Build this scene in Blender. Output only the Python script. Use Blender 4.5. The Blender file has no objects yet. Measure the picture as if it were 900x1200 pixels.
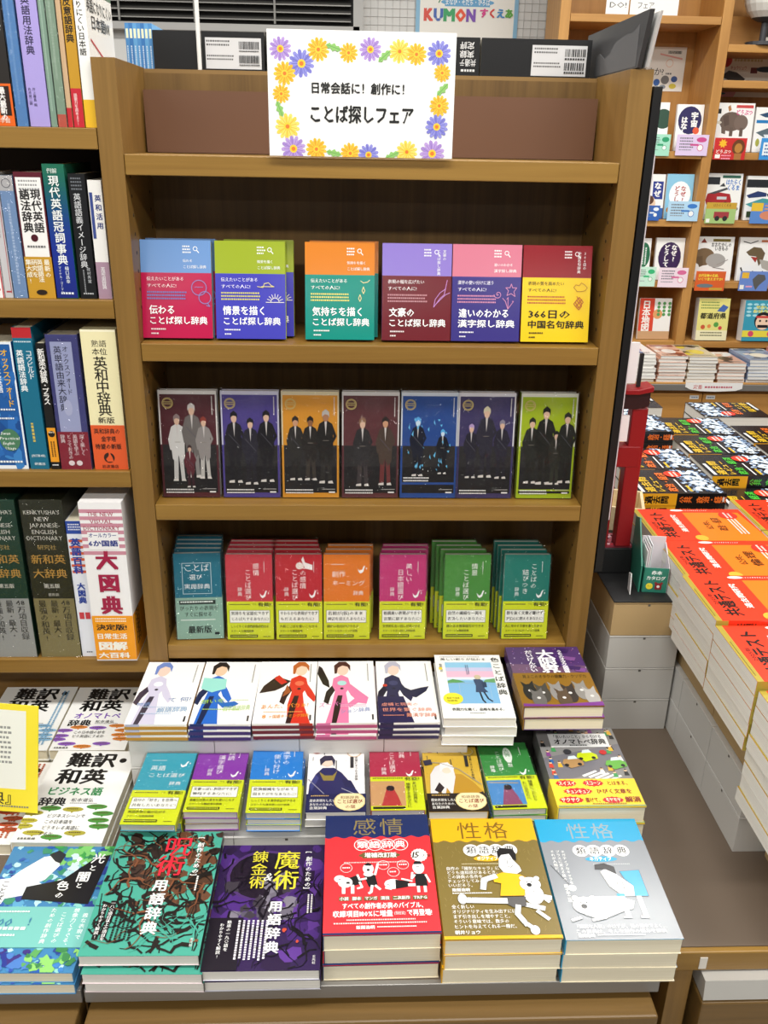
import bpy, math, random
from mathutils import Matrix, Vector
PI = math.pi
SC = bpy.context.scene
COL = SC.collection

# ------------------------------------------------------------------ camera
cam_d = bpy.data.cameras.new('camera'); cam = bpy.data.objects.new('camera', cam_d); COL.objects.link(cam)
YAW, PITCH, ROLL = .0422, .3969, .0192
cam_d.sensor_fit = 'HORIZONTAL'; cam_d.sensor_width = 36.0; cam_d.lens = 36.0*1035.64/900.0
cam_d.clip_start = .02
_f = Vector((math.sin(YAW)*math.cos(PITCH), math.cos(YAW)*math.cos(PITCH), -math.sin(PITCH)))
_r = Vector((math.cos(YAW), -math.sin(YAW), 0)); _u = _r.cross(_f)
_r, _u = _r*math.cos(ROLL)+_u*math.sin(ROLL), -_r*math.sin(ROLL)+_u*math.cos(ROLL)
cam.matrix_world = Matrix(((_r.x, _u.x, -_f.x, .3105), (_r.y, _u.y, -_f.y, -1.3161), (_r.z, _u.z, -_f.z, 1.5), (0, 0, 0, 1)))
SC.camera = cam

# ------------------------------------------------------------------ world, ceiling lamps, exposure
world = bpy.data.worlds.new('shop_ambient'); SC.world = world; world.use_nodes = True
bg = world.node_tree.nodes['Background']; bg.inputs[0].default_value = (1, .98, .95, 1); bg.inputs[1].default_value = .17
def lamp(x, y, sx, sy, power, z=2.65):
    d = bpy.data.lights.new('ceiling_lamp', 'AREA'); d.shape = 'RECTANGLE'; d.size = sx; d.size_y = sy
    d.energy = power; d.color = (1, .98, .93)
    o = bpy.data.objects.new('ceiling_lamp', d); COL.objects.link(o); o.location = (x, y, z)
for ly, pw in ((-5.0, 12), (-2.35, 28), (-.75, 25), (.5, 12), (1.35, 22)):
    for lx in (-1.3, .35, 1.75):
        lamp(lx, ly, 1.2, .22, pw)
SC.view_settings.view_transform = 'Standard'; SC.view_settings.look = 'None'
SC.view_settings.gamma = 1.0; SC.view_settings.use_curve_mapping = False
SC.view_settings.exposure = -.12

# ------------------------------------------------------------------ materials
def lin(h):
    h = h.lstrip('#')
    if len(h) == 3: h = ''.join(c+c for c in h)
    o = []
    for i in (0, 2, 4):
        c = int(h[i:i+2], 16)/255.0
        o.append(c/12.92 if c <= .04045 else ((c+.055)/1.055)**2.4)
    return (*o, 1)
_mats = {}
def M(h, rough=.42, metal=0, spec=.5):
    k = (h, rough, metal, spec)
    if k not in _mats:
        m = bpy.data.materials.new('ink_'+h); m.use_nodes = True; b = m.node_tree.nodes['Principled BSDF']
        b.inputs['Base Color'].default_value = lin(h); b.inputs['Roughness'].default_value = rough
        b.inputs['Metallic'].default_value = metal; b.inputs['Specular IOR Level'].default_value = spec
        _mats[k] = m
    return _mats[k]
def wood(name, c1, c2, axis, rough=.42, fine=1.0):
    m = bpy.data.materials.new(name); m.use_nodes = True; nt = m.node_tree; N = nt.nodes; b = N['Principled BSDF']
    tc = N.new('ShaderNodeTexCoord'); mp = N.new('ShaderNodeMapping')
    s = [70*fine, 70*fine, 70*fine]; s['xyz'.index(axis)] = 2.2
    mp.inputs['Scale'].default_value = s
    n = N.new('ShaderNodeTexNoise'); n.inputs['Scale'].default_value = 1.0; n.inputs['Detail'].default_value = 5; n.inputs['Roughness'].default_value = .62
    n.inputs['Distortion'].default_value = .5
    mp2 = N.new('ShaderNodeMapping'); s2 = [9, 9, 9]; s2['xyz'.index(axis)] = .9; mp2.inputs['Scale'].default_value = s2
    n2 = N.new('ShaderNodeTexNoise'); n2.inputs['Scale'].default_value = 1.0; n2.inputs['Detail'].default_value = 2
    mx = N.new('ShaderNodeMath'); mx.operation = 'MULTIPLY_ADD'; mx.inputs[1].default_value = .6
    ad = N.new('ShaderNodeMath'); ad.operation = 'MULTIPLY'; ad.inputs[1].default_value = .4
    r = N.new('ShaderNodeValToRGB'); r.color_ramp.elements[0].position = .33; r.color_ramp.elements[1].position = .66
    r.color_ramp.elements[0].color = lin(c1); r.color_ramp.elements[1].color = lin(c2)
    L = nt.links.new
    L(tc.outputs['Object'], mp.inputs[0]); L(tc.outputs['Object'], mp2.inputs[0]); L(mp.outputs[0], n.inputs[0]); L(mp2.outputs[0], n2.inputs[0])
    L(n2.outputs[0], ad.inputs[0]); L(n.outputs[0], mx.inputs[0]); L(ad.outputs[0], mx.inputs[2]); L(mx.outputs[0], r.inputs[0]); L(r.outputs[0], b.inputs['Base Color'])
    b.inputs['Roughness'].default_value = rough
    bp = N.new('ShaderNodeBump'); bp.inputs['Strength'].default_value = .12; bp.inputs['Distance'].default_value = .001
    L(n.outputs[0], bp.inputs['Height']); L(bp.outputs[0], b.inputs['Normal'])
    return m
def pages(name, c1, c2, axis='z', freq=2600):
    m = bpy.data.materials.new(name); m.use_nodes = True; nt = m.node_tree; N = nt.nodes; b = N['Principled BSDF']
    tc = N.new('ShaderNodeTexCoord'); mp = N.new('ShaderNodeMapping'); s = [3, 3, 3]; s['xyz'.index(axis)] = freq
    mp.inputs['Scale'].default_value = s
    n = N.new('ShaderNodeTexNoise'); n.inputs['Scale'].default_value = 1; n.inputs['Detail'].default_value = 2
    r = N.new('ShaderNodeValToRGB'); r.color_ramp.elements[0].position = .3; r.color_ramp.elements[1].position = .7
    r.color_ramp.elements[0].color = lin(c1); r.color_ramp.elements[1].color = lin(c2)
    L = nt.links.new; L(tc.outputs['Object'], mp.inputs[0]); L(mp.outputs[0], n.inputs[0]); L(n.outputs[0], r.inputs[0]); L(r.outputs[0], b.inputs['Base Color'])
    b.inputs['Roughness'].default_value = .8
    return m
def film(name, base=.06, rough=.1, bump=.5, scale=55):
    m = bpy.data.materials.new(name); m.use_nodes = True; nt = m.node_tree; N = nt.nodes; N.remove(N['Principled BSDF'])
    tr = N.new('ShaderNodeBsdfTransparent'); tr.inputs[0].default_value = (.97, .97, .97, 1)
    gl = N.new('ShaderNodeBsdfGlossy'); gl.inputs['Roughness'].default_value = rough
    lw = N.new('ShaderNodeLayerWeight'); lw.inputs[0].default_value = .25
    ma = N.new('ShaderNodeMath'); ma.operation = 'MULTIPLY_ADD'; ma.inputs[1].default_value = .35; ma.inputs[2].default_value = base; ma.use_clamp = True
    mx = N.new('ShaderNodeMixShader'); tc = N.new('ShaderNodeTexCoord'); n = N.new('ShaderNodeTexNoise'); n.inputs['Scale'].default_value = scale
    n.inputs['Detail'].default_value = 2; n.inputs['Distortion'].default_value = 1.2
    bp = N.new('ShaderNodeBump'); bp.inputs['Strength'].default_value = bump; bp.inputs['Distance'].default_value = .01
    L = nt.links.new; L(tc.outputs['Object'], n.inputs[0]); L(n.outputs[0], bp.inputs['Height']); L(bp.outputs[0], gl.inputs['Normal'])
    L(lw.outputs['Fresnel'], ma.inputs[0]); L(ma.outputs[0], mx.inputs[0]); L(tr.outputs[0], mx.inputs[1]); L(gl.outputs[0], mx.inputs[2])
    L(mx.outputs[0], N['Material Output'].inputs['Surface'])
    return m
WX = wood('oak_grain_across', '7e5b22', '987434', 'x'); WZ = wood('oak_grain_upright', '735423', '8d6a33', 'z'); WY = wood('oak_grain_deep', '735423', '8d6a33', 'y')
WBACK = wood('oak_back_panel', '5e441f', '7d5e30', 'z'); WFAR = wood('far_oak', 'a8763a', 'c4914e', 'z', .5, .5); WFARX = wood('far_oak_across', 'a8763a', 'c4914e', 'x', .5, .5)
WDRAW = wood('oak_drawer', '5e4722', '7a5c30', 'x'); WLOW = wood('oak_low_panel', '6e5028', '866536', 'x')
PG_W = pages('page_edge_white', 'd2cec6', 'f0ede6'); PG_C = pages('page_edge_cream', 'dcd2b6', 'f0e8d2'); PG_S = pages('page_edge_plain', 'd8d6d0', 'f0eee8', 'y', 900)
FILM = film('clear_wrap_film', .02, .06, 1.0, 60); FILM2 = film('tight_wrap_film', .02, .07, 1.0, 34)
WHITEBOX = M('bab7b2', .6); KRAFT = M('b09468', .7); METAL = M('c9c7c2', .38, .35); GREYEDGE = M('8f8c88', .4, .5); LAMINATE = M('6b5d50', .45)
PAGES = {'w': PG_W, 'c': PG_C, 's': PG_S}

# ------------------------------------------------------------------ mesh building
class MB:
    def __init__(s): s.v = []; s.f = []; s.mi = []; s.mats = []
    def mat(s, m):
        if m not in s.mats: s.mats.append(m)
        return s.mats.index(m)
    def face(s, pts, m):
        b = len(s.v); s.v += [tuple(p) for p in pts]; s.f.append(tuple(range(b, b+len(pts)))); s.mi.append(s.mat(m))
    def box(s, x0, y0, z0, x1, y1, z1, m):
        b = len(s.v); k = s.mat(m)
        s.v += [(x0, y0, z0), (x1, y0, z0), (x1, y1, z0), (x0, y1, z0), (x0, y0, z1), (x1, y0, z1), (x1, y1, z1), (x0, y1, z1)]
        for q in ((3, 2, 1, 0), (4, 5, 6, 7), (0, 1, 5, 4), (1, 2, 6, 5), (2, 3, 7, 6), (3, 0, 4, 7)):
            s.f.append(tuple(b+i for i in q)); s.mi.append(k)
    def prism(s, pts, z0, z1, m, ax='z'):
        def p3(p, z): return (p[0], p[1], z) if ax == 'z' else ((z, p[0], p[1]) if ax == 'x' else (p[0], z, p[1]))
        n = len(pts); b = len(s.v); k = s.mat(m)
        s.v += [p3(p, z0) for p in pts] + [p3(p, z1) for p in pts]
        s.f.append(tuple(b+i for i in reversed(range(n)))); s.f.append(tuple(b+n+i for i in range(n))); s.mi += [k, k]
        for i in range(n):
            j = (i+1) % n; s.f.append((b+i, b+j, b+n+j, b+n+i)); s.mi.append(k)
    def cyl(s, c, r, z0, z1, m, n=20, ax='z', r2=None):
        r2 = r if r2 is None else r2; b = len(s.v); k = s.mat(m)
        for z, rr in ((z0, r), (z1, r2)):
            for i in range(n):
                a = 2*PI*i/n; p = (c[0]+rr*math.cos(a), c[1]+rr*math.sin(a))
                s.v.append((p[0], p[1], z) if ax == 'z' else ((z, p[0], p[1]) if ax == 'x' else (p[0], z, p[1])))
        s.f.append(tuple(b+i for i in reversed(range(n)))); s.f.append(tuple(b+n+i for i in range(n))); s.mi += [k, k]
        for i in range(n):
            j = (i+1) % n; s.f.append((b+i, b+j, b+n+j, b+n+i)); s.mi.append(k)
    def build(s, name, parent=None, bevel=0, deform=None):
        me = bpy.data.meshes.new(name)
        v = [deform(*p) for p in s.v] if deform else s.v
        me.from_pydata(v, [], s.f); me.polygons.foreach_set('material_index', s.mi)
        for m in s.mats: me.materials.append(m)
        me.update()
        o = bpy.data.objects.new(name, me); COL.objects.link(o)
        if parent: o.parent = parent
        if bevel:
            bv = o.modifiers.new('edge', 'BEVEL'); bv.width = bevel; bv.segments = 2; bv.limit_method = 'ANGLE'
        return o
def tag(o, label=None, cat=None, group=None, kind=None):
    if label: o['label'] = label
    if cat: o['category'] = cat
    if group: o['group'] = group
    if kind: o['kind'] = kind
    return o
def thing(name, label, cat, loc=(0, 0, 0), group=None):
    o = bpy.data.objects.new(name, None); COL.objects.link(o); o.location = loc; o.empty_display_size = .05
    return tag(o, label, cat, group)
def dup(root, label, group=None):
    r = root.copy(); COL.objects.link(r); r['label'] = label
    if group: r['group'] = group
    for ch in list(root.children):
        c = ch.copy(); COL.objects.link(c); c.parent = r
        for g in list(ch.children):
            d = g.copy(); COL.objects.link(d); d.parent = c
    return r

# ------------------------------------------------------------------ lettering and printed art
_gl = {}
def glyph(ch, bold=0):
    k = ch
    if k not in _gl:
        c = bpy.data.curves.new('glyph', 'FONT'); c.body = ch; c.size = 1; c.resolution_u = 1
        o = bpy.data.objects.new('glyph', c); m = o.to_mesh()
        vs = [(v.co.x, v.co.y) for v in m.vertices]; ps = [tuple(p.vertices) for p in m.polygons]
        o.to_mesh_clear(); bpy.data.objects.remove(o); bpy.data.curves.remove(c)
        if vs and ord(ch) < 0x2000:
            x0 = min(v[0] for v in vs); x1 = max(v[0] for v in vs); vs = [(x-x0+.04, y) for x, y in vs]; adv = x1-x0+.1
        else: adv = 1.0
        if ch == ' ': adv = .35
        _gl[k] = (vs, ps, adv)
    return _gl[k]
def thick(b):
    if b < .008: return ((0, 0),)
    if b < .02: return ((-b*.7, 0), (b*.7, 0))
    return ((-b, 0), (b, 0), (0, b*.7), (0, -b*.7)) if b < .045 else ((-b, -b*.5), (b, -b*.5), (-b, b*.5), (b, b*.5), (0, 0))
DL = .00003
def colour_of(c): return c[{'R': 5, 'E': 5, 'C': 4, 'O': 5, 'P': 2, 'L': 3, 'T': 5, 'V': 5, 'G': 6, 'VG': 6}[c[0]]]
def draw(mb, cmds, w, h, mp, l0=1, rough=.42):
    """cmds in percent of the face: x from the left in % of w, y from the top in % of h, sizes in % of w"""
    rnd = random.Random(len(cmds)*7+int(w*1e4))
    X = lambda a: a*w/100; Y = lambda b: h-b*h/100
    # every printed shape lies a hair above the one before it
    nl = 2+sum({'T': 5, 'V': 5, 'L': len(c[1])//2 if c[0] == 'L' else 1}.get(c[0], 1) for c in cmds)
    DL = min(.00003, .0014/nl); lay = l0
    for c in cmds:
        k = c[0]; lay += 1
        def poly(pts, col):
            for ax, lim, sg in ((0, 0, 1), (0, w, -1), (1, 0, 1), (1, h, -1)):
                if not any((p[ax]-lim)*sg < -1e-7 for p in pts): continue
                out = []
                for i, p in enumerate(pts):
                    q = pts[i-1]; dp, dq = (p[ax]-lim)*sg, (q[ax]-lim)*sg
                    if (dp >= 0) != (dq >= 0):
                        t_ = dq/(dq-dp); out.append((q[0]+(p[0]-q[0])*t_, q[1]+(p[1]-q[1])*t_))
                    if dp >= 0: out.append(p)
                pts = out
                if len(pts) < 3: return
            mb.face([mp(a, b, lay*DL) for a, b in pts], M(col, rough))
        if k == 'R':
            _, x, y, ww, hh, col = c; poly([(X(x), Y(y+hh)), (X(x+ww), Y(y+hh)), (X(x+ww), Y(y)), (X(x), Y(y))], col)
        elif k == 'E':
            _, x, y, rx, ry, col = c; poly([(X(x)+X(rx)*math.cos(2*PI*i/20), Y(y)+ry*h/100*math.sin(2*PI*i/20)) for i in range(20)], col)
        elif k == 'C':
            _, x, y, r, col = c; poly([(X(x)+X(r)*math.cos(2*PI*i/22), Y(y)+X(r)*math.sin(2*PI*i/22)) for i in range(22)], col)
        elif k == 'O':   # ring
            _, x, y, r, th, col = c
            for i in range(22):
                a, b = 2*PI*i/22, 2*PI*(i+1)/22; q = r-th
                poly([(X(x)+X(q)*math.cos(a), Y(y)+X(q)*math.sin(a)), (X(x)+X(r)*math.cos(a), Y(y)+X(r)*math.sin(a)), (X(x)+X(r)*math.cos(b), Y(y)+X(r)*math.sin(b)), (X(x)+X(q)*math.cos(b), Y(y)+X(q)*math.sin(b))], col)
        elif k == 'P':
            p = c[1]; pts = [(X(p[i]), Y(p[i+1])) for i in range(0, len(p), 2)]
            if sum(pts[i][0]*pts[(i+1) % len(pts)][1]-pts[(i+1) % len(pts)][0]*pts[i][1] for i in range(len(pts))) < 0: pts.reverse()
            poly(pts, c[2])
        elif k == 'L':
            _, p, wd, col = c; q = [(X(p[i]), Y(p[i+1])) for i in range(0, len(p), 2)]; hw = X(wd)/2
            for (ax, ay), (bx, by) in zip(q, q[1:]):
                d = math.hypot(bx-ax, by-ay) or 1; lay += 1; ex, ey = (bx-ax)/d*hw, (by-ay)/d*hw
                poly([(ax-ex*.5+ey, ay-ey*.5-ex), (bx+ex*.5+ey, by+ey*.5-ex), (bx+ex*.5-ey, by+ey*.5+ex), (ax-ex*.5-ey, ay-ey*.5+ex)], col)
        elif k in 'TV':
            _, x, y, em, s, col = c[:6]; opt = c[6] if len(c) > 6 else {}
            bold = opt.get('b', .012); sk = opt.get('s', 0); e = X(em); m = mb.mat(M(col, rough))
            if k == 'T':
                tot = sum(glyph(ch, bold)[2] for ch in s); fx = X(opt['w'])/(tot*e) if 'w' in opt else 1
                px = X(x); rot = opt.get('r', 0); py0 = Y(y)
                for ch in s:
                    vs, ps, adv = glyph(ch, bold); b0 = len(mb.v); dy = (px-X(x))*rot
                    for kk, (ox, oy) in enumerate(thick(bold)):
                        b0 = len(mb.v)
                        for vx, vy in vs: mb.v.append(mp(px+(vx+ox+sk*vy)*e*fx, py0-(.86-vy-oy)*e*opt.get('h', 1)+dy+vx*e*fx*rot, (lay+kk)*DL))
                        for p in ps: mb.f.append(tuple(b0+i for i in p)); mb.mi.append(m)
                    px += adv*e*fx
            else:
                pt = opt.get('p', 1.03); py = Y(y)
                for ch in s:
                    if ch == ' ': py -= .4*e; continue
                    vs, ps, adv = glyph(ch, bold); b0 = len(mb.v); rotc = ch in 'ー「」〜()…・[]—'
                    off = (1-adv)/2 if adv < 1 else 0
                    for kk, (ox, oy) in enumerate(thick(bold)):
                      b0 = len(mb.v)
                      for vx, vy in vs:
                        if rotc: gx, gy = .5+(vy-.38), .38-(vx-.5)
                        else: gx, gy = vx+off, vy
                        if ch in '、。': gx += .55; gy += .5
                        yy = py-(.86-gy-oy)*e
                        mb.v.append(mp(X(x)+(gx+ox)*e*opt.get('wx', 1)+sk*(yy-Y(y)), yy, (lay+kk)*DL))
                      for p in ps: mb.f.append(tuple(b0+i for i in p)); mb.mi.append(m)
                    py -= pt*e
            lay += 4
        elif k == 'G':   # lines of illegibly small print
            _, x, y, ww, rows, em, col = c
            for i in range(rows):
                xx = x; yy = Y(y)-X(em)*1.7*i
                while xx < x+ww-em*.5:
                    d = em*(.55+.5*rnd.random())
                    poly([(X(xx), yy-X(em)*.8), (X(xx+d), yy-X(em)*.8), (X(xx+d), yy), (X(xx), yy)], col); xx += d+em*.3
        elif k == 'VG':
            _, x, y, cols, ln, em, col = c
            for i in range(cols):
                yy = Y(y); xx = X(x)+X(em)*1.7*i; end = Y(y+ln)
                while yy > end:
                    d = X(em)*(.55+.5*rnd.random())
                    poly([(xx, yy-d), (xx+X(em)*.8, yy-d), (xx+X(em)*.8, yy), (xx, yy)], col); yy -= d+X(em)*.3

    return (lay+1)*DL

def book(name, label, w, h, t, cover, art=(), spine='L', spine_art=(), spine_col=None, back_col=None, band=None, pg='w', hard=False,
         group=None, cat='book', wrap=None, rough=.42, ct=.0007, deform=None, slip=False, bleed=.0012):
    """book in its own frame: x across the page, y up the page, z out of the front cover"""
    root = thing(name, label, cat, group=group)
    sc = spine_col or cover; bc = back_col or cover
    mb = MB(); ov = .0025 if hard else 0
    if hard: ct = .0022
    sx = 0 if spine == 'L' else w
    if slip:
        mb.box(0, 0, 0, w, h, t, M(cover, rough))
    else:
        n = 6 if deform else 1
        for i in range(n): mb.box(0 if deform is None else w*i/n, 0, t-ct, w if deform is None else w*(i+1)/n, h, t, M(cover, rough))
        mb.box(0, 0, 0, w, h, ct, M(bc, rough))
        if spine == 'L': mb.box(0, 0, ct, ct*1.3, h, t-ct, M(sc, rough))
        else: mb.box(w-ct*1.3, 0, ct, w, h, t-ct, M(sc, rough))
    mpF = lambda a, b, l: (a, b, t+l)
    mpS = (lambda a, b, l: (-l, b, a)) if spine == 'L' else (lambda a, b, l: (w+l, b, t-a))
    top = draw(mb, art, w, h, mpF, rough=rough); draw(mb, spine_art, t, h, mpS, rough=rough)
    mb.build('slipcase' if slip else 'cover', root, deform=deform)
    if not slip:
        pb = MB(); a, b_ = (ct*1.3, w-ov-bleed) if spine == 'L' else (ov+bleed, w-ct*1.3)
        pb.box(a, ov+bleed, ct, b_, h-ov-bleed, t-ct, PAGES[pg]); pb.build('page_block', root)
    else:
        pb = MB(); pb.box(.002, .002, .0, w-.001, h-.002, t, M(cover, rough))
    if band:
        bh, bcol, bart, bspine = band; e = max(.0004, top+.0002); m = M(bcol, rough); bb = MB(); y0 = band_y0 = 0
        bb.box(0, y0, t+.0001, w, bh, t+e, m)
        if spine == 'L': bb.box(-e, y0, 0, 0, bh, t+e, m)
        else: bb.box(w, y0, 0, w+e, bh, t+e, m)
        draw(bb, bart, w, bh, lambda a, b, l: (a, b+y0, t+e+l), rough=rough)
        draw(bb, bspine, t, bh, (lambda a, b, l: (-e-l, b+y0, a)) if spine == 'L' else (lambda a, b, l: (w+e+l, b+y0, t-a)), rough=rough)
        bb.build('paper_band', root, deform=deform)
    if wrap:
        wb = MB(); g = .0022
        wb.box(-g, .0002, -g*.3, w+g, h+g, t+g*.9, wrap)
        for sx_, sg in ((-g, -1), (w+g, 1)):   # crimped tabs of the film at the top corners
            wb.face([(sx_, h+g, t*.5), (sx_-sg*w*.16, h+g, t*.5), (sx_-sg*w*.05, h+g+.006, t*.5)], wrap)
        wb.build('plastic_wrap', root)
    return root
def lie(o, x, y, z, rz=0): o.location = (x, y, z); o.rotation_euler = (0, 0, rz); return o
def stand(o, x, y, z, lean=.12, rz=0):
    o.matrix_world = Matrix.Translation((x, y, z)) @ Matrix.Rotation(rz, 4, 'Z') @ Matrix.Rotation(PI/2-lean, 4, 'X'); return o
SPM = Matrix(((0, 0, 1, 0), (1, 0, 0, 0), (0, 1, 0, 0), (0, 0, 0, 1)))
def spine_out(o, x, y, z, tilt=0):
    o.matrix_world = Matrix.Translation((x, y, z)) @ Matrix.Rotation(tilt, 4, 'Y') @ SPM; return o
ORD = ['on top of stack']+[q+' down in stack' for q in ('second', 'third', 'fourth', 'fifth', 'sixth', 'seventh', 'eighth', 'ninth')]
def stack_under(top, n, t, desc, x, y, z, rz, group, jit=.002, seed=1, gap=.0004, rzj=.012):
    rnd = random.Random(seed)
    for i in range(1, n):
        d = dup(top, f'{desc}, {ORD[i]}', group)
        lie(d, x+rnd.uniform(-jit, jit), y+rnd.uniform(-jit, jit), z-i*(t+gap), rz+rnd.uniform(-rzj, rzj))

W = .687      # clear width of the centre bookcase
# ------------------------------------------------------------------ room shell
def struct(name, mb, **k): return tag(mb.build(name, **k), kind='structure')
b = MB(); b.box(-4, -7, -.05, 5, 4, 0, M('8d8983', .35)); struct('floor', b)
b = MB(); b.box(-4, 2.8, 0, 5, 2.9, 3.1, M('d8d7d4', .6))
gm = M('bdbcb9', .7)
for i in range(26): b.box(.36+i*.03, 2.797, 1.7, .3612+i*.03, 2.8, 2.3, gm)
for i in range(20): b.box(.36, 2.797, 1.7+i*.03, 1.14, 2.8, 1.7012+i*.03, gm)
struct('wall_back', b)
# louvred air grille high on the back wall
g = thing('air_grille', 'dark louvred air grille high on the back wall at the upper left', 'vent', (-.2, 2.8, 1.93))
b = MB()
b.box(-.75, -.012, -.005, .52, 0, .4, M('1b1a19', .6)); b.build('grille_back', g)
b = MB()
for i in range(13): b.prism([(-.05, .012+i*.028), (-.012, .026+i*.028), (-.012, .030+i*.028), (-.05, .016+i*.028)], -.74, .51, M('8b8985', .4, .6), 'x')
for x in (-.42, -.12, .2): b.box(x, -.055, 0, x+.008, -.05, .39, M('7e7c78', .4, .6))
b.build('louvres', g)
b = MB()
for q in ((-.77, -.06, -.03, .545, -.002, -.004), (.52, -.06, -.03, .56, -.002, .42)): b.box(*q, M('b4b3b0', .5))
b.build('grille_frame', g)

# ------------------------------------------------------------------ centre bookcase
bc = thing('bookcase', 'oak bookcase with four shelves of dictionaries facing out', 'bookcase', (0, 0, .5))
def Zr(z): return z-.5
TOPZ = 1.596; DEP = .18
holes = M('2a1d0e', .6)
for x0, x1, s in ((-.0325, -.0005, 1), (W+.0005, W+.0325, -1)):
    b = MB(); b.box(x0, 0, Zr(.521), x1, DEP, Zr(TOPZ), WZ)
    xi = x1 if s == 1 else x0
    for yy in (.03, .15):
        z = .72
        while z < 1.5:
            b.cyl((yy, Zr(z)), .0028, xi-.0002*s, xi+.0004*s, holes, 8, 'x'); z += .026
    b.build('upright', bc, bevel=.0015)
for z in (1.478, 1.2175, .959, .6997):
    b = MB(); b.box(0, .001, Zr(z-.027), W, DEP, Zr(z), WX); b.build('shelf', bc, bevel=.0012)
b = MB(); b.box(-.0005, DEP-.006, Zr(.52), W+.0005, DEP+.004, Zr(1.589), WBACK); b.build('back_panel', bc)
b = MB(); b.box(0, .075, Zr(.521), W, .09, Zr(.672), WX); b.build('kick_panel', bc)
b = MB(); b.box(-.0, DEP-.006, Zr(1.589), W, DEP+.02, Zr(1.5945), M('8a6a3a', .5)); b.build('back_rail', bc)
# shelf behind the back panel, the other side of the unit
b = MB(); b.box(-.0335, DEP+.02, .9, W+.033, DEP+.42, .92, WX); b.box(-.0335, DEP+.02, 1.5, W+.033, DEP+.42, 1.53, WX); b.box(-.0335, DEP+.3, .0, W+.033, DEP+.32, 1.53, WX)
for x in (-.0335, W): b.box(x, DEP+.021, 0, x+.03, DEP+.42, 1.53, WZ)
tag(b.build('rear_bookcase'), 'oak shelf unit backing onto the centre bookcase, with black books along its top', 'bookcase')

# left bookcase shares the line of the front
lb = thing('bookcase', 'oak bookcase at the left with dictionaries standing spine out', 'bookcase', (-.5, 0, .5))
for z in (1.51, 1.28, 1.015, .672):
    b = MB(); b.box(-.3, .001, Zr(z-.027), .466, .26, Zr(z), WX); b.build('shelf', lb, bevel=.0012)
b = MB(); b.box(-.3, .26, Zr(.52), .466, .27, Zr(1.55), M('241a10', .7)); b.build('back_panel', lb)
b = MB(); b.box(-.3, .1, Zr(.521), .466, .116, Zr(.6445), WLOW); b.build('kick_panel', lb)
b = MB(); b.box(-.33, 0, Zr(.521), -.301, .26, Zr(1.55), WZ); b.build('upright', lb)

# counters that carry the flat display
def counter(label, x0, x1, yf, yb, metal=True):
    t = thing('display_counter', label, 'counter', ((x0+x1)/2, yf, 0))
    cx = (x0+x1)/2
    def bx(name, q, m, bev=0):
        b = MB(); b.box(q[0]-cx, q[1]-yf, q[2], q[3]-cx, q[4]-yf, q[5], m); return b.build(name, t, bevel=bev)
    bx('counter_top', (x0, yf+.004, .5, x1, yb, .52), LAMINATE)
    if metal: bx('metal_edge', (x0, yf-.004, .5, x1, yf+.0035, .5215), GREYEDGE, .001)
    else: bx('wood_edge', (x0, yf-.006, .487, x1, yf+.0035, .5205), WX, .002)
    bx('body', (x0+.004, yf+.02, .05, x1-.004, yb-.01, .5), WLOW)
    bx('plinth', (x0+.004, yf+.06, 0, x1-.004, yb-.03, .05), M('3a2c1c', .6))
    return t, bx
t, bx = counter('oak display counter in front of the left bookcase, under the spread-out paperbacks', -.85, -.0215, -.518, .12)
bx('drawer', (-.84, -.548, .12, -.0265, -.5, .489), WDRAW, .003)
t, bx = counter('oak display counter in front of the centre bookcase, its drawer below three tiers of books', -.018, .708, -.518, .1)
d = bx('drawer', (-.016, -.548, .12, .702, -.5, .489), WDRAW, .003)
t, bx = counter('oak counter with a brown top at the right, carrying white cartons', .742, 1.75, -.475, 1.5, False)
bx('side_panel', (.709, -.43, 0, .741, -.002, .498), WZ, .001)
bx('end_post', (.742, -.478, 0, .772, -.456, .486), WZ, .001)
d = bx('drawer', (.781, -.5, .1, 1.745, -.456, .45), WDRAW, .003)
b = MB(); b.prism([(-.024, .454), (-.02, .485), (-.004, .485), (.018, .478), (.018, .454)], .782-1.246, 1.74-1.246, METAL, 'x'); b.build('steel_handle', d)
b = MB(); b.box(.776-1.246, -.0073, .492, .786-1.246, -.0062, .512, M('d8d2c8', .7)); b.build('torn_tape', t)

# brown board and the fair sign on the top shelf
b = MB(); b.box(0, 0, 0, .682, .004, .086, M('6d4c38', .4)); o = b.build('brown_board'); o.location = (.0025, .145, 1.479)
tag(o, 'wide brown board standing at the back of the top shelf behind the flower sign', 'board')
sg = thing('sign_card', 'white sign card with a border of drawn daisies and bold black Japanese lettering', 'sign', (.2, .0, 1.4785))
SW, SH = .25, .154
b = MB(); b.box(0, -.0012, 0, SW, .0012, SH, M('f4f4f2', .4))
rnd = random.Random(3)
def daisy(x, y, r, cp, cc, n=13):
    out = []
    for i in range(n):
        a = 2*PI*i/n+.2; ca, sa = math.cos(a), math.sin(a); q = []
        for u, v in ((.22, -.05), (.6, -.17), (.9, -.13), (1.0, 0), (.9, .13), (.6, .17), (.22, .05)):
            q += [x+r*(u*ca-v*sa), y+r*(u*sa+v*ca)*SW/SH]
        out.append(('P', q, cp[i % 2]))
        out.append(('L', [x+r*.3*ca, y+r*.3*sa*SW/SH, x+r*.75*ca, y+r*.75*sa*SW/SH], .25, cp[2]))
    out.append(('C', x, y, r*.3, cc)); out.append(('C', x, y, r*.16, 'e8782a')); return out
PUR = ('b79ad6', 'a486cb', '8461b4'); BLU = ('8f8fd8', '7b7bcb', '5a5ab4'); YEL = ('f3c33c', 'eeb32a', 'c97a1e'); LEM = ('f6d96a', 'f3cf55', 'd09a2a')
art = []
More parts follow.
